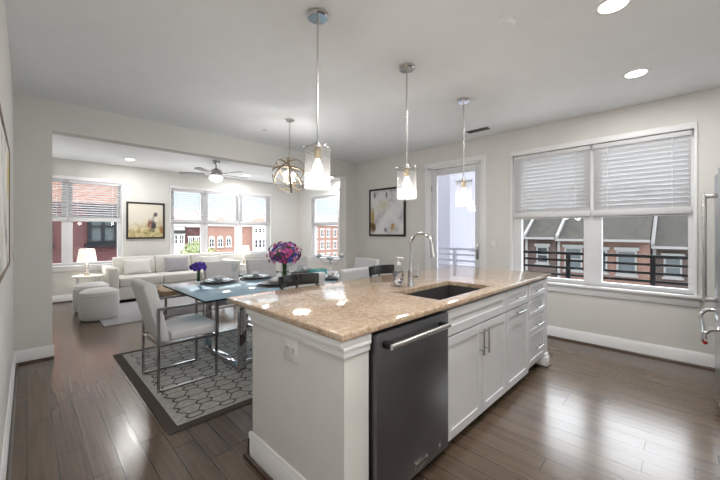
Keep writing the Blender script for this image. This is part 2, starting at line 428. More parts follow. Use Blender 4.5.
# ------------------------------------------------------------------ windows (u along the wall, outward depth positive)
def WB(mb, axis, plane, u0, u1, d0, d1, z0, z1, b=0.0):
    if axis == 'x': return mb.box(plane + d0, plane + d1, u0, u1, z0, z1, b)
    return mb.box(u0, u1, plane + d0, plane + d1, z0, z1, b)
def window(n, axis, plane, hole, units, rail, label, head=.065, side=.022, glass_d=.09, stool=True):
    u0, u1, z0, z1 = hole
    loc = (plane, (u0 + u1) / 2, z0) if axis == 'x' else ((u0 + u1) / 2, plane, z0)
    r = sroot('window_%d' % n, label, 'window', loc)
    m = MB()
    WB(m, axis, plane, u0 - side, u1 + side, -.02, 0, z1, z1 + head, .004)
    for a, b in ((u0 - side, u0), (u1, u1 + side)): WB(m, axis, plane, a, b, -.016, 0, z0, z1)
    m.build('window_casing', M['white'], r, True)
    if stool:
        m = MB(); WB(m, axis, plane, u0 - .06, u1 + .06, -.055, .05, z0 - .03, z0, .005); m.build('window_sill', M['white'], r, True)
        m = MB(); WB(m, axis, plane, u0 - .04, u1 + .04, -.018, 0, z0 - .115, z0 - .03, .004); m.build('apron', M['white'], r, True)
    m = MB()
    edges = [u0] + [x for g in units for x in g] + [u1]
    for a, b in zip(edges[::2], edges[1::2]): WB(m, axis, plane, a, b, .045, .12, z0, z1)
    for a, b in units:
        WB(m, axis, plane, a, b, .045, .12, z0, z0 + .045); WB(m, axis, plane, a, b, .045, .12, z1 - .06, z1)
        WB(m, axis, plane, a, b, .055, .12, rail[0], rail[1])
    m.build('window_frame', M['vinyl'], r, True)
    for a, b in units:
        for c, d in ((z0 + .045, rail[0]), (rail[1], z1 - .06)):
            m = MB(); WB(m, axis, plane, a, b, glass_d, glass_d + .006, c, d); m.build('glass_pane', M['glass'], r, True)
    return r
window(1, 'x', XR, BIGW, [(.014, .734), (.911, 1.63)], (1.51, 1.58), 'wide double window with lowered white blinds over the brick townhouses')
window(2, 'y', YB, LW, [(-.24, .469), (.627, 1.338)], (1.545, 1.63), 'left living room window facing the maroon brick building')
window(3, 'y', YB, TW, [(2.41, 3.012), (3.171, 3.886), (4.065, 4.763)], (1.52, 1.62), 'triple living room window above the sofa')
window(4, 'x', XRL, SW, [(6.72, 7.74)], (1.52, 1.60), 'narrow window on the right living room wall')

def blind(label, axis, plane, u0, u1, ztop, zbot, d, tilt, pitch=.046, group=None, smat='slate', w=.05, tapes=(.17, .83), tapew=.012):
    loc = (plane + d, (u0 + u1) / 2, zbot) if axis == 'x' else ((u0 + u1) / 2, plane + d, zbot)
    r = thing('window_blind', label, 'blind', loc, group=group)
    m = MB(); WB(m, axis, plane, u0, u1, d - .03, d + .03, ztop - .045, ztop); m.build('head_rail', M['slate'], r, True)
    m = MB(); WB(m, axis, plane, u0, u1, d - .022, d + .022, zbot, zbot + .065, .003); m.build('bottom_rail', M['slate'], r, True)
    m = MB(); z = zbot + .088
    while z < ztop - .05:
        c, s_ = math.cos(tilt) * w / 2, math.sin(tilt) * w / 2
        nrm = (-math.sin(tilt) * .0012, math.cos(tilt) * .0012)
        q = [(plane + d + a * c + k * nrm[0], z - a * s_ + k * abs(nrm[1])) for a, k in ((-1, -1), (1, -1), (1, 1), (-1, 1))]
        m.prism(q, 'y' if axis == 'x' else 'x', u0 + .004, u1 - .004); z += pitch
    m.build('slats', M[smat], r, True, smooth=0)
    for t in tapes:
        m = MB(); u = u0 + (u1 - u0) * t
        WB(m, axis, plane, u - tapew / 2, u + tapew / 2, d - .031, d - .029, zbot + .04, ztop - .03); m.build('ladder_tape', M['slate'], r, True)
    return r
g = 'white blinds on the wide window'
blind('closed white slat blind on the left half of the wide window', 'x', XR, .838, 1.708, 2.36, 1.525, .026, .96, pitch=.0487, group=g, tapew=.006)
blind('closed white slat blind on the right half of the wide window', 'x', XR, -.010, .812, 2.36, 1.525, .026, .96, pitch=.0487, group=g, tapew=.006)
g = 'open blinds in the living room windows'
for a, b, lab in ((-.34, .54, 'open white blind partly hidden behind the wall pillar, left window'), (.555, 1.39, 'open white blind over the maroon building beside the field painting')):
    blind(lab, 'y', YB, a, b, 2.335, 1.55, .03, .40, group=g, smat='slat_thin', tapew=.006)
for a, b, lab in ((2.345, 3.08, 'open white blind on the left pane of the triple window'), (3.10, 3.965, 'open white blind on the middle pane of the triple window'), (3.985, 4.865, 'open white blind on the right pane of the triple window')):
    blind(lab, 'y', YB, a, b, 2.335, 1.56, .03, .22, group=g, smat='slat_thin', tapew=.006)
blind('open white blind on the narrow right living room window', 'x', XRL, 6.64, 7.82, 2.335, 1.55, .03, .12, group=g, smat='slat_thin')

# patio door
r = sroot('door_1', 'white framed glass patio door on the right wall', 'door', (XR, 2.62, 0))
m = MB()
m.box(XR - .02, XR, 2.10, 2.17, 0, 2.46, .004); m.box(XR - .02, XR, 3.07, 3.14, 0, 2.46, .004); m.box(XR - .02, XR, 2.17, 3.07, 2.39, 2.46, .004)
m.box(XR, XR + T, 2.17, 2.20, 0, 2.39); m.box(XR, XR + T, 3.04, 3.07, 0, 2.39); m.box(XR, XR + T, 2.17, 3.07, 2.36, 2.39)
m.build('door_frame', M['white'], r, True)
m = MB(); x0, x1 = XR + .03, XR + .075
m.box(x0, x1, 2.205, 2.285, .02, 2.355, .003); m.box(x0, x1, 2.945, 3.035, .02, 2.355, .003); m.box(x0, x1, 2.285, 2.945, 2.255, 2.355, .003); m.box(x0, x1, 2.285, 2.945, .02, .26, .003)
m.build('door_panel', M['vinyl'], r, True)
MB().box(XR + .05, XR + .056, 2.285, 2.945, .26, 2.255).build('glass_pane', M['doorglass'], r, True)
m = MB(); m.box(x0 - .008, x0, 2.228, 2.262, .93, 1.16, .003); m.rod((x0, 2.245, 1.05), (x0 - .05, 2.245, 1.05), .009); m.rod((x0 - .05, 2.24, 1.05), (x0 - .05, 2.36, 1.05), .009)
m.build('door_handle', M['nickel'], r, True)
for z in (.35, 1.2, 2.05): MB().box(x0 - .012, x0, 3.03, 3.05, z - .05, z + .05).build('hinge', M['nickel'], r, True)

def lamp_light(name, par, loc, power, r=.06, col=(1, .96, .91)):
    ld = D.lights.new(name, 'POINT'); ld.energy = power; ld.shadow_soft_size = r; ld.color = col
    l = D.objects.new(name, ld); C.objects.link(l); l.parent = par; l.location = loc; return l
# ------------------------------------------------------------------ ceiling fixtures
def can_light(x, y, label, power, group='recessed ceiling lights'):
    t = thing('recessed_light', label, 'ceiling light', (x, y, H), group=group)
    MB().lathe([(.072, -.002), (.095, -.004), (.098, 0), (.072, 0)], seg=28).build('trim_ring', M['mat_white'], t)
    MB().lathe([(0, -.0035), (.074, -.0035), (.074, -.001)], seg=28).build('diffuser', M['led'], t)
    ld = D.lights.new('recessed_lamp', 'AREA'); ld.shape = 'DISK'; ld.size = .14; ld.energy = power; ld.color = (1, .985, .965); ld.spread = PI
    l = D.objects.new('recessed_lamp', ld); C.objects.link(l); l.parent = t; l.location = (0, 0, -.008)
    return t
can_light(2.541, .335, 'larger recessed light near the top edge of the photo', CAN_POWER)
can_light(3.782, .337, 'recessed light in the kitchen ceiling nearest the wide window', CAN_POWER)
can_light(1.30, .335, 'unseen recessed light added above the near end of the island', CAN_POWER)  # unseen, continues the row's spacing, added for more kitchen light
can_light(.25, -.45, 'unseen recessed light added by the left wall to brighten the island end', CAN_POWER * 1.4)  # added out of view behind the camera to light the island end
can_light(1.40, 7.636, 'recessed living room light above the left window', CAN_POWER * 1.3)
can_light(3.83, 7.75, 'recessed living room light beside the ceiling fan blade', CAN_POWER * 1.3)
can_light(5.45, 6.45, 'recessed living room light seen past the right end of the opening', CAN_POWER * 1.3)

t = thing('smoke_detector', 'round white smoke detector on the kitchen ceiling', 'smoke detector', (2.245, .866, H))
MB().lathe([(0, -.03), (.045, -.03), (.058, -.02), (.062, 0), (0, 0)], seg=28).build('housing', M['ceiling'], t)
tag(MB().lathe([(0, -.012), (.035, -.012), (.045, 0), (0, 0)], (2.306, 4.11, H), 20).build('sprinkler_cover', M['mat_white']), 'small flat white disc on the ceiling before the beam', 'sprinkler cover')
t = thing('ceiling_vent', 'small dark slatted vent on ceiling behind the farthest pendant', 'vent', (4.35, 2.055, H))
MB().box(-.05, .05, -.15, .15, -.008, 0, .002).build('grille', M['vent'], t)
m = MB()
for i in range(9): m.box(-.04, .04, -.13 + i * .031, -.13 + i * .031 + .014, -.014, -.008)
m.build('slats', M['slot'], t)

def pendant(x, label, ztop=1.872, zbot=1.612):
    t = thing('pendant_light', label, 'pendant light', (x, 1.695, H), group='glass cylinder pendants over the island')
    zt, zb = ztop - H, zbot - H; R = .083
    MB().lathe([(0, 0), (.068, 0), (.068, -.018), (.060, -.026), (0, -.026)], seg=32).build('canopy', M['chrome'], t)
    MB().rod((0, 0, -.02), (0, 0, zt + .03), .0065).build('rod', M['nickel'], t)
    m = MB().lathe([(0, zt + .035), (.018, zt + .035), (.022, zt), (R + .006, zt), (R + .006, zt - .008), (0, zt - .008)], seg=32)
    for i in range(3):
        a = i * 2 * PI / 3 + .4; m.sphere(((R + .008) * math.cos(a), (R + .008) * math.sin(a), zt + .004), .011, 1)
    m.build('shade_holder', M['nickel'], t)
    MB().lathe([(R, zt - .008), (R, zb + .012), (R - .006, zb), (R - .012, zb + .008), (R - .004, zb + .014), (R - .004, zt - .008)], seg=36).build('glass_shade', M['shade_glass'], t)
    MB().lathe([(0, zt - .008), (.024, zt - .008), (.024, zt - .055), (.018, zt - .07), (0, zt - .07)], seg=20).build('socket', M['brass'], t)
    MB().lathe([(0, zt - .195), (.015, zt - .19), (.030, zt - .165), (.035, zt - .14), (.028, zt - .11), (.016, zt - .085), (.014, zt - .07), (0, zt - .07)], seg=20).build('bulb', M['bulb'], t)
    lamp_light('pendant_lamp', t, (0, 0, zt - .235), PENDANT_POWER)
pendant(1.317, 'largest glass cylinder pendant, nearest over the sink end of the island')
pendant(2.262, 'middle glass cylinder pendant beside the white abstract picture')
pendant(3.255, 'farthest glass cylinder pendant in front of the patio door')

# globe chandelier
t = thing('chandelier', 'bronze banded globe chandelier hanging over the dining table', 'chandelier', (2.307, 3.535, H))
MB().lathe([(0, 0), (.065, 0), (.065, -.012), (.02, -.03), (0, -.03)], seg=28).build('canopy', M['nickel'], t)
m = MB(); zc = 2.045 - H; R = .225; z = -.03; k = 0
while z > zc + R + .02:
    pts = []
    for i in range(10):
        a = 2 * PI * i / 10; u, v = .009 * math.cos(a), .018 * math.sin(a)
        pts.append((u, 0, z - .016 + v) if k % 2 else (0, u, z - .016 + v))
    m.tube(pts, .0028, 5, closed=True); z -= .028; k += 1
m.build('chain', M['nickel'], t)
for i, nv in enumerate(((.75, -.22, .66), (-.22, .75, .66), (.83, -.55, .10), (.69, .67, .27), (.25, .22, .94))):
    mt = Matrix.Translation((0, 0, zc)) @ Vector(nv).to_track_quat('Z', 'Y').to_matrix().to_4x4()
    rr = R - .003 * i
    MB().lathe([(rr, -.010), (rr + .003, -.010), (rr + .003, .010), (rr, .010), (rr, -.010)], seg=56, mtx=mt).build('globe_band', M['bronze'], t)
MB().rod((0, 0, zc + R + .02), (0, 0, zc - .10), .006).build('stem', M['brass'], t)
for i in range(4):
    a = i * PI / 2 + .5; cx, cy = .07 * math.cos(a), .07 * math.sin(a)
    ar = MB().tube([(0, 0, zc - .09), (cx * .6, cy * .6, zc - .105), (cx, cy, zc - .08)], .004, 8).build('arm', M['brass'], t)
    MB().lathe([(0, -.08), (.010, -.08), (.010, -.02), (0, -.02)], (cx, cy, zc), 12).build('candle_sleeve', M['candle'], ar)
    MB().lathe([(0, -.02), (.012, -.012), (.015, .008), (.008, .035), (0, .05)], (cx, cy, zc), 14).build('bulb', M['bulb'], ar)

lamp_light('chandelier_lamp', t, (0, 0, zc - .13), CHANDELIER_POWER, .11)
# ceiling fan
t = thing('ceiling_fan', 'dark five blade ceiling fan with a lit bowl in the living room', 'ceiling fan', (2.62, 6.6, H))
MB().lathe([(0, 0), (.075, 0), (.06, -.05), (.02, -.06), (0, -.06)], seg=24).build('mount', M['gunmetal'], t)
MB().rod((0, 0, -.05), (0, 0, -.16), .014).build('downrod', M['gunmetal'], t)
MB().lathe([(0, -.15), (.05, -.155), (.10, -.19), (.12, -.24), (.11, -.285), (.09, -.30), (0, -.30)], seg=28).build('motor', M['gunmetal'], t)
MB().lathe([(.085, -.30), (.125, -.315), (.12, -.36), (.08, -.395), (0, -.405)], seg=28).build('lamp_bowl', M['lampbulb'], t)
lamp_light('fan_lamp', t, (0, 0, -.45), FAN_POWER, .08)
for i in range(5):
    a = i * 2 * PI / 5 + .05
    m = MB(); m.prism([(.20, -.045), (.62, -.062), (.66, -.03), (.66, .03), (.62, .062), (.20, .045)], 'z', -.262, -.255)
    bmesh.ops.rotate(m.bm, verts=m.bm.verts, cent=(0, 0, -.26), matrix=Euler((.17, 0, 0)).to_matrix())
    bmesh.ops.rotate(m.bm, verts=m.bm.verts, cent=(0, 0, 0), matrix=Euler((0, 0, a)).to_matrix())
    bl = m.build('fan_blade', M['fanblade'], t)
    m = MB().box(.09, .24, -.018, .018, -.266, -.26); bmesh.ops.rotate(m.bm, verts=m.bm.verts, cent=(0, 0, 0), matrix=Euler((0, 0, a)).to_matrix())
    m.build('blade_bracket', M['gunmetal'], bl)

# ------------------------------------------------------------------ island
YF, YC = 1.02, 1.115      # door face and toe kick
t = thing('island_end_panel', 'grey beige half wall wrapping the near end of the island', 'island end', (.96, 1.4, 0))
m = MB(); m.box(.945, 1.095, 1.035, 1.84, 0, .832); m.box(1.095, 3.66, 1.70, 1.84, 0, .832); m.build('panel', M['wall'], t, True)
m = MB()
for d_, z0, z1 in ((.010, .800, .832), (.018, .832, .850), (.030, .850, .8822)):
    m.box(.945 - d_, 1.097, 1.035 - min(d_, .018), 1.84 + d_, z0, z1, .004)
m.box(1.097, 3.66, 1.70, 1.86, .832, .8822)
m.build('cornice', M['white'], t, True)
m = MB(); m.prism([(.945, 0), (.925, 0), (.925, .118), (.932, .13), (.935, .148), (.945, .148)], 'y', 1.02, 1.86); m.prism([(1.84, 0), (1.86, 0), (1.86, .118), (1.853, .13), (1.85, .148), (1.84, .148)], 'x', .925, 3.66); m.box(.925, 1.09, 1.018, 1.034, 0, .12)
m.build('baseboard', M['white'], t, True)
m = MB(); m.box(.905, .925, 1.015, 1.88, 0, .022, .006); m.box(.905, 3.66, 1.86, 1.88, 0, .022, .006); m.build('shoe_moulding', M['shoe'], t, True)

t = thing('wall_outlet', 'white outlet plate on the end of the island', 'outlet', (.945, 1.427, .745))
MB().box(-.008, 0, -.058, .058, -.06, .06, .003).build('cover_plate', M['mat_white'], t)
m = MB()
for c in (-.026, .026): m.lathe([(0, 0), (.019, 0), (.019, .003), (0, .003)], seg=20, mtx=Matrix.Translation((-.008, c, 0)) @ Euler((0, -PI / 2, 0)).to_matrix().to_4x4())
m.build('socket_face', M['mat_white'], t)
for c in (-.026, .026):
    m = MB()
    for d in (-.007, .007): m.box(-.0118, -.0108, c + d - .0018, c + d + .0018, -.004, .008)
    m.box(-.0118, -.0108, c - .003, c + .003, -.013, -.008); m.build('socket_slots', M['slot'], t)

# countertop with sink cut-out
CX0, CX1, CY0, CY1, CZ0, CZ1 = .907, 3.775, 1.005, 2.115, .8825, .914
SX0, SX1, SY0, SY1 = 1.80, 2.555, 1.095, 1.47
m = MB()
def ring(z):
    o_ = [(CX0, CY0), (CX1, CY0), (CX1, CY1), (CX0, CY1)]; i_ = [(SX0, SY0), (SX1, SY0), (SX1, SY1), (SX0, SY1)]
    return [m.bm.verts.new((*p, z)) for p in o_], [m.bm.verts.new((*p, z)) for p in i_]
oT, iT = ring(CZ1); oB, iB = ring(CZ0)
for k in range(4):
    j = (k + 1) % 4
    m.bm.faces.new([oT[k], oT[j], iT[j], iT[k]]); m.bm.faces.new([oB[k], iB[k], iB[j], oB[j]])
    m.bm.faces.new([oT[k], oB[k], oB[j], oT[j]]); m.bm.faces.new([iT[k], iT[j], iB[j], iB[k]])
es = [e for e in m.bm.edges if (e.verts[0] in oT and e.verts[1] in oT) or (e.verts[0] in oB and e.verts[1] in oB)]
cs = [e for e in m.bm.edges if (e.verts[0] in oT) and (e.verts[1] in oB) or (e.verts[1] in oT) and (e.verts[0] in oB)]
bmesh.ops.bevel(m.bm, geom=es + cs, offset=.007, segments=3, profile=.5, affect='EDGES')
o = m.build('countertop', M['granite']); tag(o, 'polished tan granite countertop on the island', 'countertop')

# sink
t = thing('kitchen_sink', 'dark composite undermount sink in the island countertop', 'sink', (2.18, 1.28, .66))
m = MB(); w = .012
m.box(SX0 - w, SX0, SY0 - w, SY1 + w, .67, CZ0 - .0005); m.box(SX1, SX1 + w, SY0 - w, SY1 + w, .67, CZ0 - .0005)
m.box(SX0, SX1, SY0 - w, SY0, .67, CZ0 - .0005); m.box(SX0, SX1, SY1, SY1 + w, .67, CZ0 - .0005); m.box(SX0, SX1, SY0, SY1, .658, .67)
m.build('basin', M['sinkstone'], t, True)
MB().lathe([(0, .671), (.045, .671), (.05, .674), (.05, .67)], (2.18, 1.30, 0), 24).build('drain', M['steel'], t, True)

# faucet
t = thing('faucet', 'chrome gooseneck pull-down faucet behind the sink', 'faucet', (2.112, 1.542, CZ1))
MB().lathe([(0, 0), (.030, 0), (.030, .008), (.024, .02), (.022, .10), (.025, .12), (.019, .14), (.017, .19), (0, .19)], seg=24).build('base', M['chrome'], t)
pts = [(0, 0, .18)]
for i in range(15):
    a = PI - i * PI * .93 / 14
    pts.append((0.0, -.095 - .095 * math.cos(a), .325 + .085 * math.sin(a)))
MB().tube([(0, 0, .17), (0, 0, .25)] + pts[1:], .0115, 14).build('gooseneck', M['chrome'], t)
e = Vector(pts[-1])
MB().tube([e, e + Vector((0, -.004, -.03)), e + Vector((0, -.012, -.085)), e + Vector((0, -.016, -.11))], [.0125, .017, .0225, .024], 16).build('spray_head', M['chrome'], t)
m = MB(); m.rod((.015, -.005, .075), (.058, -.018, .075), .013); m.tube([(.056, -.018, .078), (.064, -.02, .12), (.070, -.022, .165)], [.009, .007, .006], 10); m.build('lever', M['chrome'], t)

# soap bottle
t = thing('soap_dispenser', 'clear soap bottle with patterned label and white pump by the faucet', 'soap bottle', (2.03, 1.60, CZ1))
MB().lathe([(0, 0), (.036, 0), (.039, .006), (.039, .125), (.030, .148), (.014, .158), (.014, .165), (0, .165)], seg=28).build('bottle', M['clear'], t)
k = NT('soap_label'); co = k.coord(); v_ = k.n('ShaderNodeTexVoronoi'); v_.inputs['Scale'].default_value = 55; k.l(co, v_.inputs['Vector'])
k.l(k.ramp(v_.outputs['Color'], [(0, srgb(60, 70, 120)), (.3, srgb(110, 100, 110)), (.55, srgb(225, 226, 230)), (.8, srgb(90, 100, 110)), (1, srgb(215, 190, 120))]), k.p.inputs['Base Color'])
MB().lathe([(.0396, .02), (.0396, .115)], seg=28).build('label', k.m, t)
m = MB(); m.lathe([(0, .165), (.017, .165), (.017, .185), (.007, .188), (.007, .215), (0, .215)], seg=18); m.box(-.012, .012, -.045, .012, .213, .226, .004); m.build('pump', M['mat_white'], t)

# dishwasher
t = thing('dishwasher', 'black stainless dishwasher built into the island', 'dishwasher', (1.45, 1.3, 0))
MB().box(1.100, 1.742, 1.055, 1.66, .09, .872).build('tub_housing', M['dark'], t, True)
MB().box(1.112, 1.735, .998, 1.052, .085, .868, .006).build('door', M['blacksteel'], t, True)
h = MB(); h.rod((1.150, .948, .818), (1.655, .948, .818), .0135, 16); h = h.build('handle', M['nickel'], t, True)
for x in (1.165, 1.64): MB().box(x - .016, x + .016, .948, 1.0, .803, .833, .006).build('handle_bracket', M['blackplastic'], h, True)
MB().box(1.40, 1.515, .9935, .999, .115, .148, .002).build('badge', M['nickel'], t, True)
m = MB()
for i in range(7): m.box(1.411 + i * .0135, 1.420 + i * .0135, .9925, .9936, .125, .138)
m.build('badge_lettering', M['blacksteel'], t, True)
m = MB()
for i in range(3): m.box(1.625, 1.65, .9965, .9985, .118 + i * .014, .124 + i * .014)
m.build('energy_mark', M['nickel'], t, True)
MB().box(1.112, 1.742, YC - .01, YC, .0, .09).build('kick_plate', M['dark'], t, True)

# cabinets
def shaker(x0, x1, z0, z1, par, name, fr=.055, y=YF):
    m = MB()
    m.box(x0, x1, y + .008, y + .022, z0, z1)
    m.box(x0, x0 + fr, y, y + .012, z0, z1, .0015, 1); m.box(x1 - fr, x1, y, y + .012, z0, z1, .0015, 1)
    m.box(x0 + fr, x1 - fr, y, y + .012, z1 - fr, z1, .0015, 1); m.box(x0 + fr, x1 - fr, y, y + .012, z0, z0 + fr, .0015, 1)
    return m.build(name, M['cab'], par, True)
def pull(par, p0, p1, r=.006):
    p0, p1 = Vector(p0), Vector(p1); d = (p1 - p0).normalized(); out = Vector((0, -.032, 0))
    m = MB(); m.rod(p0 + out, p1 + out, r, 12)
    L = (p1 - p0).length
    for k in (.16, .84): m.rod(p0 + d * L * k, p0 + d * L * k + out, r * .8, 10)
    return m.build('handle', M['nickel'], par, True)
def carcass(x0, x1, par, open_top=False):
    if open_top:
        m = MB(); m.box(x0, x0 + .018, 1.044, 1.69, .085, .872); m.box(x1 - .018, x1, 1.044, 1.69, .085, .872); m.box(x0 + .018, x1 - .018, 1.67, 1.69, .085, .872); m.box(x0 + .018, x1 - .018, 1.044, 1.67, .085, .103); m.box(x0 + .018, x1 - .018, 1.044, 1.062, .70, .872)
    else: m = MB().box(x0, x1, 1.044, 1.69, .085, .872)
    m.build('carcass', M['cab'], par, True)
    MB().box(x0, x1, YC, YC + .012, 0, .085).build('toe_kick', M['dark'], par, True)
t = thing('sink_cabinet', 'white sink cabinet with two doors next to the dishwasher', 'cabinet', (2.22, 1.3, 0))
carcass(1.748, 2.655, t, True)
shaker(1.753, 2.652, .712, .866, t, 'false_front')
a = shaker(1.753, 2.223, .082, .702, t, 'door'); pull(a, (2.185, YF, .50), (2.185, YF, .675))
a = shaker(2.228, 2.652, .082, .702, t, 'door'); pull(a, (2.262, YF, .50), (2.262, YF, .675))
t = thing('pullout_cabinet', 'narrow white cabinet with one drawer above a tall pull-out front', 'cabinet', (2.9, 1.3, 0))
carcass(2.66, 3.155, t)
a = shaker(2.664, 3.152, .712, .866, t, 'drawer', .045); pull(a, (2.82, YF, .79), (3.00, YF, .79))
a = shaker(2.664, 3.152, .082, .702, t, 'door'); pull(a, (2.82, YF, .672), (3.00, YF, .672))
t = thing('drawer_cabinet', 'white cabinet of four drawers at the window end of the island', 'cabinet', (3.4, 1.3, 0))
carcass(3.16, 3.69, t)
for z0, z1 in ((.722, .866), (.556, .714), (.404, .548), (.13, .396)):
    a = shaker(3.166, 3.615, z0, z1, t, 'drawer', .04); zc = (z0 + z1) / 2; pull(a, (3.31, YF, zc), (3.48, YF, zc))
MB().box(3.62, 3.70, YF, 1.06, .085, .872).build('end_stile', M['cab'], t, True)
m = MB(); m.box(3.60, 3.70, 1.0, 1.09, 0, .10, .004); m.box(3.605, 3.695, 1.005, 1.085, .10, .13, .01); m.build('foot', M['white'], t, True)
MB().box(3.592, 3.715, .985, 1.1, 0, .016, .004).build('shoe_moulding', M['shoe'], t, True)
MB().box(3.69, 3.705, 1.06, 1.84, 0, .872).build('end_panel', M['cab'], t, True)

# ------------------------------------------------------------------ refrigerator
t = thing('refrigerator', 'stainless refrigerator cut off by the right edge of the photo', 'refrigerator', (3.7, -.5, 0))
MB().box(3.26, 4.14, -.90, -.205, .02, 1.80).build('cabinet_body', M['steel'], t, True)
for x0, x1 in ((3.255, 3.697), (3.703, 4.145)):
    d = MB().prism([(x0, -.20), (x1, -.20), (x1, -.158), ((x0 + x1) / 2, -.140), (x0, -.158)], 'z', .70, 1.79, .006).build('door', M['steel'], t, True)
    hx = 3.655 if x0 < 3.6 else 3.745
    m = MB(); m.rod((hx, -.078, .80), (hx, -.078, 1.63), .013, 14)
    for z in (.82, 1.61): m.box(hx - .012, hx + .012, -.158, -.07, z - .014, z + .014, .004)
    m.build('handle', M['nickel'], d, True)
d = MB().prism([(3.255, -.20), (4.145, -.20), (4.145, -.158), (3.7, -.135), (3.255, -.158)], 'z', .10, .69, .006).build('freezer_drawer', M['steel'], t, True)
m = MB()
m.tube([(3.30, -.15, .675), (3.30, -.10, .668), (3.30, -.07, .635), (3.30, -.066, .59), (3.30, -.08, .565)], .014, 12)
m.tube([(4.10, -.15, .675), (4.10, -.10, .668), (4.10, -.07, .635), (4.10, -.066, .59), (4.10, -.08, .565)], .014, 12)
m.rod((3.30, -.07, .60), (4.10, -.07, .60), .014, 14)
hd = m.build('handle', M['chrome'], d, True)
MB().lathe([(0, 0), (.013, 0), (.011, .005), (0, .006)], seg=16, mtx=Matrix.Translation((3.286, -.074, .575)) @ Euler((0, -PI / 2, 0)).to_matrix().to_4x4()).build('medallion', M['red'], hd, True)
m = MB()
for x in (3.32, 4.08):
    for y in (-.85, -.22): m.lathe([(0, 0), (.02, 0), (.02, .03), (0, .03)], (x, y, 0), 12)
m.build('feet', M['blackplastic'], t, True)
MB().box(3.27, 4.13, -.205, -.19, .02, .095).build('base_grille', M['blackplastic'], t, True)

# ------------------------------------------------------------------ wall things
def art_mat(name, kind):
    k = NT(name); co = k.coord(); sp = k.n('ShaderNodeSeparateXYZ'); k.l(co, sp.inputs[0])
    n1 = k.noise(3.2, 5, co, .6); n2 = k.noise(9, 5, co, .65); n3 = k.noise(1.0, 5, k.mapping((6, 6, 2.2), co=co), .6)
    z = sp.outputs[2]; u = k.math('ADD', sp.outputs[0], sp.outputs[1])
    def blob(cu, cz, ru, rz, edge=.5):
        a = k.math('DIVIDE', k.math('SUBTRACT', u, cu), ru); b = k.math('DIVIDE', k.math('SUBTRACT', z, cz), rz)
        q = k.math('ADD', k.math('MULTIPLY', a, a), k.math('MULTIPLY', b, b)); q = k.math('ADD', q, k.math('MULTIPLY', k.math('SUBTRACT', n2, .5), 3.0))
        return k.ramp(q, [(.1, (1, 1, 1, 1)), (1.7, (0, 0, 0, 1))])
    if kind == 'field':
        low = k.ramp(k.math('ADD', k.math('MULTIPLY', z, -1.6), k.math('MULTIPLY', k.math('SUBTRACT', n3, .5), .9)), [(.0, (0, 0, 0, 1)), (.35, (1, 1, 1, 1))])
        c = k.mix(low, srgb(226, 219, 206), k.ramp(n2, [(.3, srgb(150, 128, 72)), (.5, srgb(206, 192, 140)), (.7, srgb(232, 224, 204))]))
        c = k.mix(blob(.12, -.10, .07, .20), c, srgb(70, 62, 66)); c = k.mix(blob(.05, -.06, .05, .12), c, srgb(140, 84, 66)); c = k.mix(blob(.16, .13, .05, .06), c, srgb(92, 84, 92)); c = k.mix(blob(.29, -.2, .06, .09), c, srgb(170, 120, 84))
    elif kind == 'gold':
        c = k.ramp(n1, [(.30, srgb(168, 166, 170)), (.46, srgb(222, 221, 223)), (.7, srgb(238, 237, 238))])
        c = k.mix(k.math('MULTIPLY', blob(.34, -.16, .07, .28), .9), c, srgb(188, 158, 62)); c = k.mix(blob(.32, -.27, .08, .13), c, srgb(120, 84, 46))
        c = k.mix(k.math('MULTIPLY', blob(.10, .12, .16, .12), .6), c, srgb(206, 196, 150)); c = k.mix(blob(-.16, -.28, .05, .10), c, srgb(192, 150, 90))
        c = k.mix(blob(.28, .33, .03, .06), c, srgb(96, 98, 104)); c = k.mix(blob(.0, -.33, .05, .05), c, srgb(140, 140, 148)); c = k.mix(blob(-.02, .32, .03, .09), c, srgb(128, 130, 138))
    else:
        c = k.ramp(n1, [(.34, srgb(40, 40, 42)), (.40, srgb(206, 204, 200)), (.6, srgb(234, 232, 228))])
        c = k.mix(k.ramp(n3, [(.66, (0, 0, 0, 1)), (.70, (1, 1, 1, 1))]), c, srgb(40, 40, 42)); c = k.mix(blob(.6, .2, .2, .2), c, srgb(214, 190, 90))
    k.l(c, k.p.inputs['Base Color']); k.p.inputs['Roughness'].default_value = .6; return k.m
def picture(label, axis, plane, d, u0, u1, z0, z1, fmat, art, fw=.036, depth=.03):
    uc, zc = (u0 + u1) / 2, (z0 + z1) / 2
    t = thing('framed_picture', label, 'picture', (plane, uc, zc) if axis == 'x' else (uc, plane, zc))
    def BX(m, a, b, c, e, d0, d1, bv=0):
        p, q = sorted((d * d0, d * d1))
        return m.box(p, q, a, b, c, e, bv) if axis == 'x' else m.box(a, b, p, q, c, e, bv)
    hu, hz = (u1 - u0) / 2, (z1 - z0) / 2; m = MB()
    BX(m, -hu, -hu + fw, -hz, hz, 0, depth, .003); BX(m, hu - fw, hu, -hz, hz, 0, depth, .003); BX(m, -hu + fw, hu - fw, hz - fw, hz, 0, depth, .003); BX(m, -hu + fw, hu - fw, -hz, -hz + fw, 0, depth, .003)
    m.build('frame', fmat, t)
    m = MB(); BX(m, -hu + fw, hu - fw, -hz + fw, hz - fw, 0, depth * .6); m.build('canvas', art, t)
picture('black framed field painting between the living room windows', 'y', YB, -1, 1.477, 2.201, 1.187, 1.981, M['frameblack'], art_mat('field_painting', 'field'))
picture('black framed white and gold abstract on the wall left of the patio door', 'x', XR, -1, 3.545, 4.414, 1.256, 2.152, M['frameblack'], art_mat('gold_painting', 'gold'))
picture('brown framed black and white abstract on the left wall', 'x', XL, 1, 1.75, 3.28, 1.11, 1.893, M['framebrown'], art_mat('ink_painting', 'ink'), fw=.022, depth=.014)
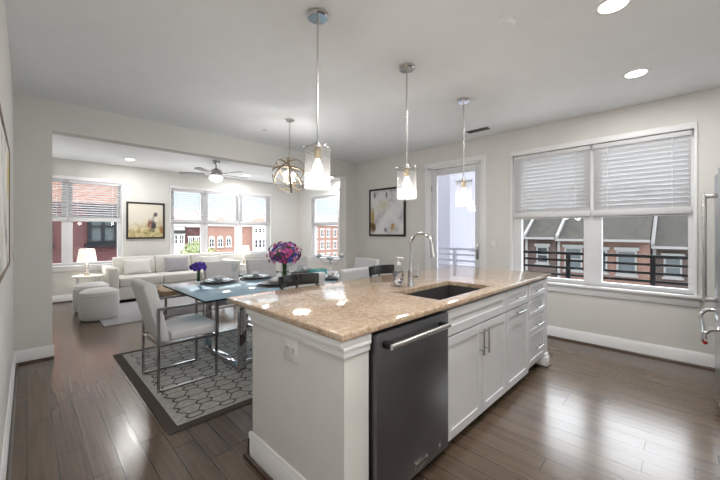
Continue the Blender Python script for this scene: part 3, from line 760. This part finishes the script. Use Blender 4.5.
def switch(label, x, y, z, d):
    t = thing('light_switch', label, 'light switch', (x, y, z))
    a, b = sorted((0, d * .007)); MB().box(a, b, -.036, .036, -.058, .058, .002).build('cover_plate', M['mat_white'], t)
    a, b = sorted((d * .007, d * .012)); MB().box(a, b, -.014, .014, -.03, .03, .001).build('rocker', M['mat_white'], t)
switch('white light switch on the wall right of the patio door', XR, 2.0, 1.149, -1)
switch('white light switch on the left wall beyond the framed picture', XL, 4.315, 1.155, 1)

# ------------------------------------------------------------------ rugs
m = MB(); RX0, RX1, RY0, RY1, RZ = .655, 3.95, 2.42, 4.42, .006
m.mi = 0; m.box(RX0, RX1, RY0, RY1, .0, RZ - .0005); bw = .072
m.mi = 1
for a in ((RX0, RX1, RY0, RY0 + bw), (RX0, RX1, RY1 - bw, RY1), (RX0, RX0 + bw, RY0 + bw, RY1 - bw), (RX1 - bw, RX1, RY0 + bw, RY1 - bw)): m.box(*a, .001, RZ)
m.mi = 2
X0, X1, Y0, Y1 = RX0 + bw, RX1 - bw, RY0 + bw, RY1 - bw
def ribbon(pts, w, closed=False):
    n = len(pts); P = [Vector(p) for p in pts]
    for i in range(n if closed else n - 1):
        a, b = P[i], P[(i + 1) % n]; d = (b - a).normalized(); q = Vector((-d.y, d.x)) * w / 2; a2, b2 = a - d * w * .3, b + d * w * .3
        c4 = [a2 + q, b2 + q, b2 - q, a2 - q]
        if any(not (X0 <= c.x <= X1 and Y0 <= c.y <= Y1) for c in c4): continue
        m.poly([(c.x, c.y, RZ + .0002 + .0001 * (i % 2)) for c in c4])
px_, py_ = .24, .155; j = 0; y = Y0 + .07
while y < Y1:
    x = X0 - .1 + (px_ / 2 if j % 2 else 0)
    while x < X1 + .2:
        L, w = .056, .034
        ribbon([(x - L, y - w * .45), (x - L * .55, y - w), (x + L * .55, y - w), (x + L, y - w * .45), (x + L, y + w * .45), (x + L * .55, y + w), (x - L * .55, y + w), (x - L, y + w * .45)], .014, True)
        for s_ in (-1, 1):
            ribbon([(x + L * .55, y + s_ * w), (x + px_ / 2 - .03, y + s_ * (py_ - w)), ], .009)
            ribbon([(x - L * .55, y + s_ * w), (x - px_ / 2 + .03, y + s_ * (py_ - w)), ], .009)
        ribbon([(x + L, y), (x + px_ - L, y)], .009)
        x += px_
    y += py_; j += 1
o = m.build('area_rug', [mat('rug_field', srgb(174, 172, 168), .95, var=.18, vscale=30, bump=.3, bscale=400), mat('rug_border', srgb(72, 64, 58), .95, var=.1, vscale=30, bump=.3, bscale=400), mat('rug_line', srgb(84, 82, 80), .95)], smooth=0)
tag(o, 'grey trellis pattern rug with dark border under the dining table', 'rug')
o = MB().box(.765, 4.6, 5.83, 7.49, 0, .014, .005).build('shag_rug', mat('lilac_grey_shag', srgb(172, 170, 174), .98, var=.12, vscale=40, bump=.6, bscale=160)); tag(o, 'plain lilac grey rug in front of the sofa', 'rug')

# ------------------------------------------------------------------ dining table
t = thing('dining_table', 'blue tinted glass dining table with sky reflection in its colour, on chrome frames', 'dining table', (2.25, 3.64, RZ + .0006))
TZ = .73
MB().box(1.10, 3.42, 3.01, 4.27, TZ - .014, TZ, .003).build('tabletop', M['tableglass'], t, True)
m = MB()
for a in ((1.095, 3.425, 3.005, 3.0105), (1.095, 3.425, 4.2695, 4.275), (1.095, 1.1005, 3.0105, 4.2695), (3.4195, 3.425, 3.0105, 4.2695)): m.box(*a, TZ - .016, TZ - .002)
m.build('tabletop_edge', mat('dark_glass_edge', srgb(22, 28, 34), .5, spec=.1), t, True)
for x in (1.455, 3.06):
    m = MB(); m.box(x - .035, x + .035, 3.02, 3.07, RZ + .0006, TZ - .016, .003); m.box(x - .035, x + .035, 3.87, 3.92, RZ + .0006, TZ - .016, .003)
    m.box(x - .035, x + .035, 3.07, 3.87, RZ + .0006, RZ + .045, .003); m.box(x - .035, x + .035, 3.07, 3.87, TZ - .046, TZ - .016, .003)
    m.build('leg_frame', M['chrome'], t, True)
m = MB(); m.box(1.49, 3.025, 3.16, 3.20, RZ + .0006, RZ + .035, .003); m.build('stretcher', M['chrome'], t, True)

# dining chairs
def make_chair(label):
    t = thing('dining_chair', label, 'dining chair', group='white upholstered dining chairs')
    r = .010; hx, hy, ah = .235, .255, .70
    for s_ in (-1, 1):
        y = s_ * hy; m = MB()
        m.box(-hx - r, -hx + r, y - r, y + r, 0, ah, .002, 1); m.box(hx - r, hx + r, y - r, y + r, 0, ah, .002, 1)
        m.box(-hx + r, hx - r, y - r, y + r, 0, 2 * r, .002, 1); m.box(-hx + r, hx - r, y - r, y + r, ah - 2 * r, ah, .002, 1)
        m.box(-hx + r, hx - r, y - r, y + r, .375, .395, .002, 1)
        m.build('side_frame', M['gunmetal'], t)
    MB().box(-hx - r, -hx + r, -hy + r, hy - r, .37, .39, .002, 1).build('cross_bar', M['gunmetal'], t); MB().box(hx - .06, hx - .04, -hy + r, hy - r, .375, .395).build('cross_bar', M['gunmetal'], t)
    MB().prism([(-.14, .395), (.265, .395), (.265, .49), (-.14, .475)], 'y', -.238, .238, .022, 3).build('seat', M['upholstery'], t)
    MB().prism([(-.135, .39), (-.215, .40), (-.345, .885), (-.325, .905), (-.265, .905), (-.245, .885)], 'y', -.238, .238, .02, 3).build('backrest', M['upholstery'], t)
    return t
ch = make_chair('white dining chair at the near left end of the table, nearest the camera')
ch.location = (1.0, 3.36, RZ)
dup(ch, (2.00, 3.07, RZ), PI / 2, 'white dining chair on the island side, behind the left black stool')
dup(ch, (2.73, 3.07, RZ), PI / 2, 'white dining chair on the island side, between the two black stools')
dup(ch, (1.97, 4.50, RZ), -PI / 2, 'white dining chair across the table, right beside the violet flowers')
dup(ch, (2.60, 4.50, RZ), -PI / 2, 'white dining chair across the table, just left of the magenta bouquet')
dup(ch, (3.23, 4.50, RZ), -PI / 2, 'white dining chair across the table, just right of the magenta bouquet')
dup(ch, (3.58, 3.70, RZ), PI, 'white dining chair at the far right end of the table')

# counter stools
def make_stool(label):
    t = thing('counter_stool', label, 'stool', group='black counter stools')
    MB().lathe([(0, .60), (.18, .60), (.20, .61), (.20, .635), (.18, .645), (0, .64)], seg=32).build('seat', M['stoolwood'], t)
    for sx in (-1, 1):
        for sy in (-1, 1):
            MB().tube([(sx * .11, sy * .11, .60), (sx * .16, sy * .16, 0)], [.017, .013], 10).build('leg', M['stoolwood'], t)
    ft = [(.148 * math.cos(a), .148 * math.sin(a) , .22) for a in [i * 2 * PI / 32 for i in range(32)]]
    MB().tube([(x * 1.33, y * 1.33, z) for x, y, z in ft], .008, 8, closed=True).build('foot_ring', M['stoolwood'], t)
    m = MB(); n = 16; R0, R1 = .335, .355; P = []
    for i in range(n + 1):
        a = math.radians(55 + 70 * i / n)
        P.append([m.bm.verts.new((R * math.cos(a), R * math.sin(a) - .11, z)) for R, z in ((R0, .872), (R1, .872), (R1 + .010, .966), (R0 + .010, .966))])
    for A, B in zip(P, P[1:]):
        for q in range(4): m.bm.faces.new([A[q], A[(q + 1) % 4], B[(q + 1) % 4], B[q]])
    m.bm.faces.new(P[0]); m.bm.faces.new(P[-1][::-1]); m.build('backrest', M['stoolwood'], t)
    for a in (58, 90, 122):
        a = math.radians(a); MB().tube([(.345 * math.cos(a) * .8, .345 * math.sin(a) - .16, .62), (.345 * math.cos(a), .345 * math.sin(a) - .11, .90)], .012, 10).build('back_post', M['stoolwood'], t)
    return t
st = make_stool('black curved back stool behind the island, left one of two'); st.location = (1.66, 2.20, 0)
dup(st, (2.735, 2.20, 0), 0, 'black curved back stool behind the island, right one near the soap bottle')

# place settings
def setting(x, y, rz, lab):
    t = tag(MB().lathe([(0, 0), (.205, 0), (.205, .004), (0, .004)], seg=36).build('placemat', M['placemat']), 'round charcoal placemat ' + lab, 'placemat', 'charcoal placemats'); t.location = (x, y, TZ)
    z = TZ + .004
    for r, h, nm, cat, pm in ((.165, .020, 'dinner_plate', 'large grey dinner plate ', 'darkplate'), (.130, .020, 'salad_plate', 'small pale salad plate ', 'porcelain'), (.085, .014, 'bread_plate', 'smallest grey plate ', 'darkplate')):
        m = MB().lathe([(0, .002), (r * .55, .002), (r * .62, .004), (r, h), (r * 1.0, h + .004), (r * .97, h + .004), (r * .60, .009), (0, .008)], seg=36)
        o = m.build(nm, M[pm]); o.location = (x, y, z); tag(o, cat + lab, 'plate', nm.replace('_', ' ') + 's on the table'); z += .0115
    z += -.002
    m = MB(); m.pillow(.17, .07, .05, Matrix.Translation((0, 0, .028)) @ Euler((PI / 2, 0, .6)).to_matrix().to_4x4(), 8)
    o = m.build('napkin', M['napkin']); o.location = (x, y, z - .001); o.rotation_euler = (0, 0, rz); tag(o, 'folded pale napkin ' + lab, 'napkin', 'folded napkins')
SET = [(1.62, 4.0, 0, 'across the table, beside the violet flowers'), (2.12, 4.03, .3, 'across the table, left of the bouquet'), (2.92, 4.06, -.2, 'across the table, right of the bouquet'),
       (2.0, 3.36, PI, 'at the near edge in front of the bouquet'), (2.78, 3.30, PI, 'at the near edge beside the candle box')]
for a in SET: setting(*a)
def wine_glass(x, y, lab):
    o = MB().lathe([(0, 0), (.033, 0), (.034, .002), (.006, .008), (.0035, .015), (.0035, .09), (.012, .10), (.032, .125), (.038, .155), (.034, .20), (.0335, .20), (.0372, .155), (.031, .127), (.010, .102), (0, .10)], seg=28).build('wine_glass', M['clear'])
    o.location = (x, y, TZ); tag(o, lab, 'wine glass', 'wine glasses on the table')
wine_glass(1.60, 3.36, 'tall clear wine glass at the near left of the table')
wine_glass(1.86, 4.10, 'clear wine glass between the two left far settings')
wine_glass(2.70, 4.10, 'clear wine glass behind the bouquet vase')
wine_glass(2.33, 3.34, 'clear wine glass just right of the near bouquet setting')

# bouquet
def bouquet(loc, name, label, R, zc, n, mats, vr, vh, fs, squash=.8):
    t = thing(name, label, 'vase of flowers', loc)
    MB().lathe([(0, 0), (vr, 0), (vr, vh), (vr - .003, vh), (vr - .003, .006), (0, .006)], seg=28).build('vase', M['clear'], t)
    m = MB()
    for i in range(26):
        a = random.random() * 2 * PI; b = random.random() ** .5
        m.tube([(vr * .6 * math.cos(a) * b, vr * .6 * math.sin(a) * b, .01), (vr * .5 * math.cos(a + 1) * b, vr * .5 * math.sin(a + 1) * b, vh), (R * .6 * b * math.cos(a), R * .6 * b * math.sin(a), zc + R * .1)], .0035, 5)
    m.build('stems', M['stem'], t)
    meshes = []
    for mt in mats:
        m = MB()
        for lay, (rr, tilt, zz) in enumerate(((1.0, .25, 0), (.72, .7, .12), (.4, 1.1, .2))):
            for i in range(7):
                a = i * 2 * PI / 7 + lay * .5; c, s_ = math.cos(a), math.sin(a); L = fs * rr
                dx = math.cos(tilt) * L; dz = math.sin(tilt) * L
                w = L * .38; z0 = zz * fs
                m.poly([(0, 0, z0), (c * dx * .55 + s_ * w, s_ * dx * .55 - c * w, z0 + dz * .5), (c * dx, s_ * dx, z0 + dz * .85), (c * dx * .55 - s_ * w, s_ * dx * .55 + c * w, z0 + dz * .5)])
        o = m.build('blossom', mt, t, smooth=80); meshes.append(o)
    for i in range(n):
        k = (i + .5) / n; ph = math.acos(1 - k * 1.55); th = i * 2.39996
        v = Vector((math.sin(ph) * math.cos(th), math.sin(ph) * math.sin(th), math.cos(ph) * squash))
        q = v.to_track_quat('Z', 'Y').to_euler()
        src = meshes[(i * 7 + i // 3) % len(meshes)]
        o = src if src.location.length == 0 and src.get('used') is None else src.copy()
        if o is src: src['used'] = 1
        else: C.objects.link(o); o.parent = t
        o.location = Vector((0, 0, zc)) + v * R * random.uniform(.82, 1.14); o.rotation_euler = q
    for o in meshes:
        if 'used' in o: del o['used']
    m = MB()
    for i in range(40):
        a = random.random() * 2 * PI; ph = random.uniform(.2, 2.0); rr = R * random.uniform(.7, 1.0)
        p = Vector((math.sin(ph) * math.cos(a) * rr, math.sin(ph) * math.sin(a) * rr, zc + math.cos(ph) * rr * squash))
        d = Vector((math.cos(a + 1), math.sin(a + 1), random.uniform(-.5, .5))) * fs * .7; e = Vector((0, 0, fs * .35)) + d.cross(Vector((0, 0, .3)))
        m.poly([p - d, p + e, p + d, p - e])
    m.sphere((0, 0, zc), R * .72, 2, (1, 1, squash))
    m.build('leaves', M['stem'], t)
    for o in kids(t):
        if 'used' in o: del o['used']
bouquet((2.45, 3.87, TZ), 'flower_bouquet', 'large magenta and purple bouquet in a glass vase on the table', .205, .295, 98, [M['magenta'], M['purple'], mat('pink_petal', srgb(222, 150, 192), .7, var=.2), M['blueviolet'], mat('rose_petal', srgb(196, 84, 140), .7, var=.2)], .055, .16, .036)
bouquet((1.46, 4.20, TZ), 'flower_vase', 'small violet flowers in a glass vase at the table far edge', .085, .185, 34, [mat('bright_violet_petal', srgb(112, 86, 200), .7, var=.2), mat('deep_violet_petal', srgb(84, 62, 170), .7, var=.2)], .03, .12, .026, .6)

# candelabra and glass box
t = thing('candelabra', 'silver three arm candle stand on the right of the table', 'candle holder', (3.12, 3.72, TZ))
m = MB().lathe([(0, 0), (.07, 0), (.07, .006), (.02, .02), (.008, .04), (.008, .16), (.02, .17), (0, .175)], seg=24)
m.build('base', M['chrome'], t)
for i in range(3):
    dx = (-.12, 0, .12)[i]; hz = (.23, .19, .23)[i]
    a = MB().tube([(0, 0, .15), (dx * .5, dx * -.5, .13), (dx, -dx, hz)], .005, 8).build('arm', M['chrome'], t)
    MB().lathe([(0, 0), (.02, .003), (.05, .025), (.055, .035), (.05, .035), (.018, .008), (0, .008)], (dx, -dx, hz), 24).build('bowl', M['chrome'], a)
    MB().lathe([(0, .008), (.018, .008), (.018, .07), (0, .07)], (dx, -dx, hz), 16).build('candle', M['candle'], a)
t = thing('glass_candle_box', 'small teal glass box in front of the silver candle stand', 'glass box', (2.86, 3.68, TZ))
m = MB()
for a in ((-.12, .12, -.06, -.055), (-.12, .12, .055, .06), (-.12, -.115, -.055, .055), (.115, .12, -.055, .055)): m.box(*a, 0, .09)
m.box(-.115, .115, -.055, .055, 0, .005); m.build('box', glass_mat('teal_glass', tint=(.7, .9, .9, 1), body=srgb(150, 200, 200), bodyfac=.25), t)

# ------------------------------------------------------------------ living room furniture
t = thing('sofa', 'long cream sofa below the triple window', 'sofa', (2.3, 7.95, 0))
SX_0, SX_1 = 1.05, 3.55
MB().box(SX_0 + .02, SX_1 - .02, 7.53, 8.38, .06, .30, .015).build('base', M['sofa'], t, True)
m = MB()
for x in (SX_0 + .06, SX_1 - .06):
    for y in (7.58, 8.32): m.box(x - .025, x + .025, y - .025, y + .025, 0, .06)
m.build('feet', M['woodtop'], t, True)
for x0, x1 in ((SX_0, SX_0 + .16), (SX_1 - .16, SX_1)): MB().box(x0, x1, 7.5, 8.36, .06, .665, .03, 3).build('arm', M['sofa'], t, True)
xs = [SX_0 + .165, 1.94, 2.665, SX_1 - .165]
for a, b in zip(xs, xs[1:]): MB().box(a + .004, b - .004, 7.50, 8.15, .30, .475, .035, 3).build('seat_cushion', M['sofa'], t, True)
for a, b in zip(xs, xs[1:]): MB().prism([(8.08, .47), (8.30, .47), (8.37, .80), (8.33, .825), (8.20, .825), (8.16, .80)], 'x', a + .004, b - .004, .03, 3).build('back_cushion', M['sofa'], t, True)
def throw(label, x, y, z, w, h, th, mt, tilt=-.25, rz=0.0):
    m = MB().pillow(w, h, th, Euler((tilt, 0, rz)).to_matrix().to_4x4()); o = m.build('throw_pillow', mt); o.location = (x, y, z); tag(o, label, 'pillow', 'throw pillows')
throw('white throw pillow at the left end of the sofa', 1.60, 8.03, .625, .50, .33, .13, M['pillow'])
throw('lilac grey throw pillow on the middle of the sofa', 2.33, 8.02, .625, .50, .34, .13, M['greypillow'])
throw('white throw pillow at the right end of the long sofa', 3.05, 8.02, .625, .46, .32, .13, M['pillow'])
# coffee table
t = thing('coffee_table', 'weathered wood coffee table on the lilac grey rug', 'coffee table', (2.1, 6.1, .014))
MB().box(1.50, 2.75, 5.86, 6.48, .32, .395, .006).build('tabletop', M['woodtop'], t, True)
for x in (1.56, 2.69):
    m = MB(); m.bar((x, 5.92, .014), (x, 5.92, .32), .014); m.bar((x, 6.42, .014), (x, 6.42, .32), .014); m.bar((x, 5.92, .028), (x, 6.42, .028), .014); m.build('leg_frame', M['bronze'], t, True)
# poufs
def pouf(x, y, r, h, label, z=0.0):
    t = thing('pouf', label, 'pouf', (x, y, z), group='round white poufs')
    MB().lathe([(0, 0), (r * .86, 0), (r * .95, .03), (r, h * .35), (r, h * .62), (r * .97, h * .78)], seg=40).build('body', M['pouf'], t)
    MB().lathe([(r * .97, h * .78), (r * .99, h * .80), (r * .93, h * .91), (r * .70, h * .985), (0, h)], seg=40).build('top_cushion', M['pouf'], t)
pouf(.785, 6.47, .255, .45, 'round white pouf nearer the camera, overlapping the other one', .014)
pouf(.775, 7.22, .245, .46, 'round white pouf behind, below the table lamp', .014)
# side table and lamp
t = thing('side_table', 'round white side table under the left window', 'side table', (.80, 7.98, .0))
MB().lathe([(0, .50), (.225, .50), (.232, .51), (.225, .525), (0, .525)], seg=36).build('tabletop', M['mat_white'], t)
for i in range(3):
    a = i * 2 * PI / 3 + .6; MB().tube([(.15 * math.cos(a), .15 * math.sin(a), .50), (.19 * math.cos(a), .19 * math.sin(a), 0)], .010, 8).build('leg', M['pillow'], t)
def lamp(loc, label, r0, r1, z0, z1, n):
    t = thing('table_lamp', label, 'table lamp', loc)
    MB().lathe([(0, 0), (.05, 0), (.05, .015), (0, .018)], seg=24).build('base', M['brass'], t)
    m = MB(); k = 4
    for i in range(n):
        z = .02 + (z0 - .02) * i / n; hh = (z0 - .02) / n
        for s_ in (-1, 1):
            m.tube([(s_ * .03, 0, z), (-s_ * .03, 0, z + hh)], .006, 8); m.tube([(0, s_ * .03, z), (0, -s_ * .03, z + hh)], .006, 8)
        m.lathe([(.028, z + hh - .004), (.036, z + hh - .004), (.036, z + hh), (.028, z + hh)], seg=16)
    m.build('lattice_body', M['nickel'], t)
    MB().rod((0, 0, z0 - .01), (0, 0, z1 - .04), .006).build('stem', M['brass'], t)
    MB().lathe([(r0, z0), (r1, z1), (r1 - .003, z1), (r0 - .003, z0), (r0, z0)], seg=36).build('lamp_shade', M['lampshade'], t)
    MB().sphere((0, 0, z0 + .10), .028, 2).build('bulb', M['bulb'], t)
    lamp_light('shade_lamp', t, (0, 0, z0 + .17), LAMP_POWER)
    m = MB(); m.rod((-r1, 0, z1 - .02), (r1, 0, z1 - .02), .003, 6); m.rod((0, -r1, z1 - .02), (0, r1, z1 - .02), .003, 6); m.build('shade_spider', M['brass'], t)
lamp((.79, 7.98, .525), 'lit table lamp with lattice stem on the round side table', .15, .115, .255, .49, 4)
t = thing('end_table', 'low pale end table at the right end of the sofa', 'side table', (3.93, 8.1, 0))
MB().box(-.24, .24, -.22, .22, .48, .52, .006).build('tabletop', M['mat_white'], t)
for sx in (-1, 1):
    for sy in (-1, 1): MB().box(sx * .2 - .015, sx * .2 + .015, sy * .18 - .015, sy * .18 + .015, 0, .48).build('leg', M['mat_white'], t)
lamp((3.93, 8.12, .52), 'lit table lamp with white shade in front of the triple window', .155, .125, .25, .46, 4)

# ------------------------------------------------------------------ outdoors
struct(MB().box(-60, 140, -60, 140, -7.4, -7).build('ground', M['asphalt']), 'street ground far below', 'ground')
struct(MB().box(XR + T, 5.95, -3.0, YD, -.25, -.12).build('balcony_floor', M['deck']), 'balcony floor slab', 'balcony')
t = thing('balcony_railing', 'black metal balcony railing outside the wide window', 'railing', (5.65, 1.0, -.12))
m = MB(); m.box(5.63, 5.67, -3.0, YD, 1.0, 1.04); m.build('top_rail', M['black'], t, True)
for z in (.915, .805, .70, .59, .48, .37, .26, .15, .04): MB().box(5.642, 5.658, -3.0, YD, z - .016, z + .016).build('rail', M['black'], t, True)
for y in (-2.45, -1.5, -.57, .335, 1.275, 2.2, 3.12, 4.05): MB().box(5.622, 5.678, y - .028, y + .028, -.12, 1.03).build('post', M['black'], t, True)
o = MB().box(6.6, 8.7, 3.762, 4.95, -7, 4.5).build('stair_tower', M['extlilac']); tag(o, 'pale lilac rendered wall seen through the patio door', 'building')

# townhouses facing the kitchen window (facades at x = 28)
def ext_window(par, axis, p, u0, u1, z0, z1, fmat, pmat, arch=False, header=.22, d=-1, bars=True):
    def bx(m, a, b, d0, d1, c, e):
        q, r_ = sorted((p + d * d0, p + d * d1))
        return m.box(q, r_, a, b, c, e) if axis == 'x' else m.box(a, b, q, r_, c, e)
    m = MB(); f = .10
    bx(m, u0, u0 + f, -.02, .10, z0, z1); bx(m, u1 - f, u1, -.02, .10, z0, z1); bx(m, u0 + f, u1 - f, -.02, .10, z1 - f, z1); bx(m, u0 + f, u1 - f, -.02, .10, z0, z0 + f)
    if bars: bx(m, u0 + f, u1 - f, .0, .09, (z0 + z1) / 2 - .035, (z0 + z1) / 2 + .035)
    if bars == 2: bx(m, (u0 + u1) / 2 - .05, (u0 + u1) / 2 + .05, .0, .08, z0 + f, z1 - f)
    if header: bx(m, u0 - .12, u1 + .12, .0, .16, z1, z1 + header)
    bx(m, u0 - .08, u1 + .08, .0, .18, z0 - .12, z0)
    if arch:
        n = 10; uc, R = (u0 + u1) / 2, (u1 - u0) / 2
        pts = [(uc + R * math.cos(PI * i / n), z1 + R * math.sin(PI * i / n)) for i in range(n + 1)]
        a, b = sorted((p - d * .02, p + d * .08)); m.prism(pts, 'x' if axis == 'x' else 'y', a, b)
    w = m.build('window', fmat, par, True, smooth=0)
    m = MB(); bx(m, u0 + f, u1 - f, .0, .03, z0 + f, z1 - f); m.build('pane', pmat, w, True, smooth=0)
    return w
def townhouse(label, x, y0, y1, eave, bmat, wins, pier=None, low=-7):
    t = thing('townhouse', label, 'building', (x, (y0 + y1) / 2, low), group='brick townhouses across the street')
    MB().box(x, x + 11, y0, y1, low, eave).build('wall', bmat, t, True, smooth=0)
    MB().prism([(x - .45, eave + .02), (x + 6.4, eave + 4.4), (x + 12, eave + .02)], 'y', y0, y1).build('roof', M['shingle'], t, True, smooth=0)
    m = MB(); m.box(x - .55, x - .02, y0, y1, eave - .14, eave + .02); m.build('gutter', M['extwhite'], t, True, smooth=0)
    m = MB().box(x - .16, x - .02, y1 - .22, y1 - .06, low, eave - .1); m.build('downspout', M['extwhite'], t, True, smooth=0)
    m = MB(); m.prism([(x - .4, eave + .05), (x + 6.4, eave + 4.42), (x + 6.4, eave + 4.62), (x - .4, eave + .25)], 'y', y1 - .16, y1 + .02); m.build('party_wall_flashing', M['extwhite'], t, True, smooth=0)
    for u0, u1, z0, z1, pm in wins:
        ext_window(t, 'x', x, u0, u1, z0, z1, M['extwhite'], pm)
    return t
P_, B_ = M['extpane'], M['extblind']
townhouse('brown brick townhouse at the left of the wide window view', 28, 9.35, 15, .95, M['brick_dark'], [(10.4, 11.4, -1.15, .2, P_)])
townhouse('narrow dark brick townhouse between two white downspouts', 28, 7.1, 9.3, .92, M['brick_dark'], [(7.62, 8.46, -1.05, .22, P_)])
townhouse('orange brick townhouse in the middle of the wide window view', 28, 1.80, 7.05, .82, M['brick_orange'], [(5.45, 6.55, -1.45, .20, B_), (4.0, 4.95, -1.45, .1, P_), (2.45, 3.50, -1.5, .10, B_)])
townhouse('dark brick townhouse at the right of the wide window view', 28.4, -4.2, 1.75, .42, M['brick_dark'], [(.34, 1.18, -1.5, -.22, B_), (-2.2, -1.2, -1.5, -.22, P_)])

# maroon building outside the left window (facade at y = 15)
t = thing('apartment_building', 'maroon brick building close outside the left living room window', 'building', (-1.8, 18, -7))
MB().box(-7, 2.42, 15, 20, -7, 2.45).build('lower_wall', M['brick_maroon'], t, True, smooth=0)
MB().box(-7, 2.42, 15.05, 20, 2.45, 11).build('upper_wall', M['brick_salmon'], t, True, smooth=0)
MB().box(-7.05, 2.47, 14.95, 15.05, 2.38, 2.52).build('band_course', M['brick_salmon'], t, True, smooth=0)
for u0, u1 in ((1.50, 2.36), (-.55, .56), (-3.2, -2.0)):
    ext_window(t, 'y', 15, u0, u1, .92, 2.15, M['black'], M['extblind'], header=.12, bars=2)
    ext_window(t, 'y', 15, u0, u1, -2.0, -.7, M['black'], M['extpane'], header=.12, bars=2)

# street row beyond the triple window (facades near y = 55)
def street(label, x0, x1, top, bmat, roof, wins, yf=55, arch=False, depth=9, wmat_=None, ridge=2.5, bars=2):
    t = thing('street_house', label, 'building', ((x0 + x1) / 2, yf, -7), group='street houses beyond the triple window')
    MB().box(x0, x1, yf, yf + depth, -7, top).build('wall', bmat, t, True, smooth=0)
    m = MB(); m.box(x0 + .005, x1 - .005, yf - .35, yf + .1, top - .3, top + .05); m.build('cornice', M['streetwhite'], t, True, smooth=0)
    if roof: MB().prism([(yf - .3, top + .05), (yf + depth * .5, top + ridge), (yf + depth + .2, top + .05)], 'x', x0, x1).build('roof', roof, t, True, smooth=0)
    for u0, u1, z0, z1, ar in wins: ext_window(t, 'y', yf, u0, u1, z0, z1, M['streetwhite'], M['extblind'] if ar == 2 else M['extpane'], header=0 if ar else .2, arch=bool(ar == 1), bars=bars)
    return t
h = street('white street house with grey cornice at the left of the triple window', 10.0, 17.1, 2.6, M['streetwhite'], M['shingle_warm'], [(15.3, 16.1, -.5, .9, 0), (16.3, 17.0, -.5, .9, 0), (15.3, 16.1, -3.2, -1.8, 0), (16.3, 17.0, -3.2, -1.8, 0), (13.2, 14.2, -.5, .9, 0)])
MB().box(14.4, 17.1, 54.5, 55, 1.1, 1.6).build('canopy', M['shingle'], h, True, smooth=0)
street('dark red street house behind the green tree', 17.15, 20.2, 2.4, M['brick_maroon'], M['shingle_warm'], [(17.6, 18.2, -1.6, .5, 0), (18.5, 19.1, -1.6, .5, 0), (19.4, 20.0, -1.6, .5, 0)])
h = street('brick street house with arched windows and a gable', 20.25, 26.3, 2.6, M['brick_street'], M['shingle_warm'], [(20.7, 21.6, -1.1, .25, 1), (22.1, 23.0, -1.1, .25, 1), (23.5, 24.4, -1.1, .25, 1), (25.1, 25.9, -1.1, .25, 1), (20.7, 21.6, -4.3, -2.4, 2), (22.1, 23.0, -4.3, -2.4, 2), (23.5, 24.4, -4.3, -2.4, 2), (25.1, 25.9, -4.3, -2.4, 2)], yf=55.1)
MB().prism([(20.8, 2.7), (22.6, 4.0), (24.4, 2.7)], 'y', 54.8, 57).build('gable', M['brick_salmon'], h, True, smooth=0)
m = MB(); m.bar((20.7, 54.75, 2.75), (22.6, 54.75, 4.12), .12); m.bar((24.5, 54.75, 2.75), (22.6, 54.75, 4.12), .12); m.build('gable_trim', M['streetwhite'], h, True, smooth=0)
h = street('white bay fronted street house under a salmon arch', 26.35, 36, 2.6, M['brick_street'], M['shingle_warm'], [(32.0, 33.0, -1.0, .9, 0), (33.6, 34.6, -1.0, .9, 0)], yf=55.2)
MB().box(28.2, 30.7, 54.6, 55.2, -7, 2.5).build('bay', M['streetwhite'], h, True, smooth=0)
for z0 in (-1.5, -4.2, 1.15):
    for u in (28.4, 29.15, 29.9): ext_window(h, 'y', 54.6, u, u + .62, z0, z0 + (1.5 if z0 < 1 else .9), M['streetwhite'], M['extpane'], header=0, bars=1)
n = 14; MB().prism([(29.45 + 2.0 * math.cos(PI * i / n), 2.7 + 1.1 * math.sin(PI * i / n)) for i in range(n + 1)], 'y', 54.5, 56).build('arch', M['brick_salmon'], h, True, smooth=0)
# brick building outside the narrow right window
h = street('tall brick building outside the narrow right living room window', 42, 58, 3.1, M['brick_street'], M['shingle_warm'], [(u, u + 1.0, z, z + 1.7, 0) for u in (45.6, 47.4, 49.2, 51.2, 52.8) for z in (-5.4, -2.6, .2)], yf=60, bars=2)

# tree in front of the red house
t = thing('street_tree', 'leafy green tree outside the left pane of the triple window', 'tree', (13.1, 38, -7))
MB().tube([(0, 0, 0), (.05, 0, 3), (0, .1, 5.5)], [.25, .18, .08], 10).build('trunk', M['bark'], t)
m = MB()
for i in range(2600):
    v = Vector((random.gauss(0, 1), random.gauss(0, 1), random.gauss(0, 1))).normalized() * random.random() ** .33
    lump = 1 + .22 * math.sin(5 * v.x + 2) * math.sin(4 * v.z + 3 * v.y)
    p = Vector((v.x * 2.3 * lump, v.y * 2.0 * lump, 5.4 + v.z * 2.1 * lump)); d = Vector((random.uniform(-1, 1), random.uniform(-1, 1), random.uniform(-.6, .6))).normalized() * .14; e = d.cross(Vector((random.uniform(-1, 1), random.uniform(-1, 1), 1))).normalized() * .08
    m.poly([p - d, p + e, p + d, p - e])
m.build('crown', M['leaf'], t, smooth=0)
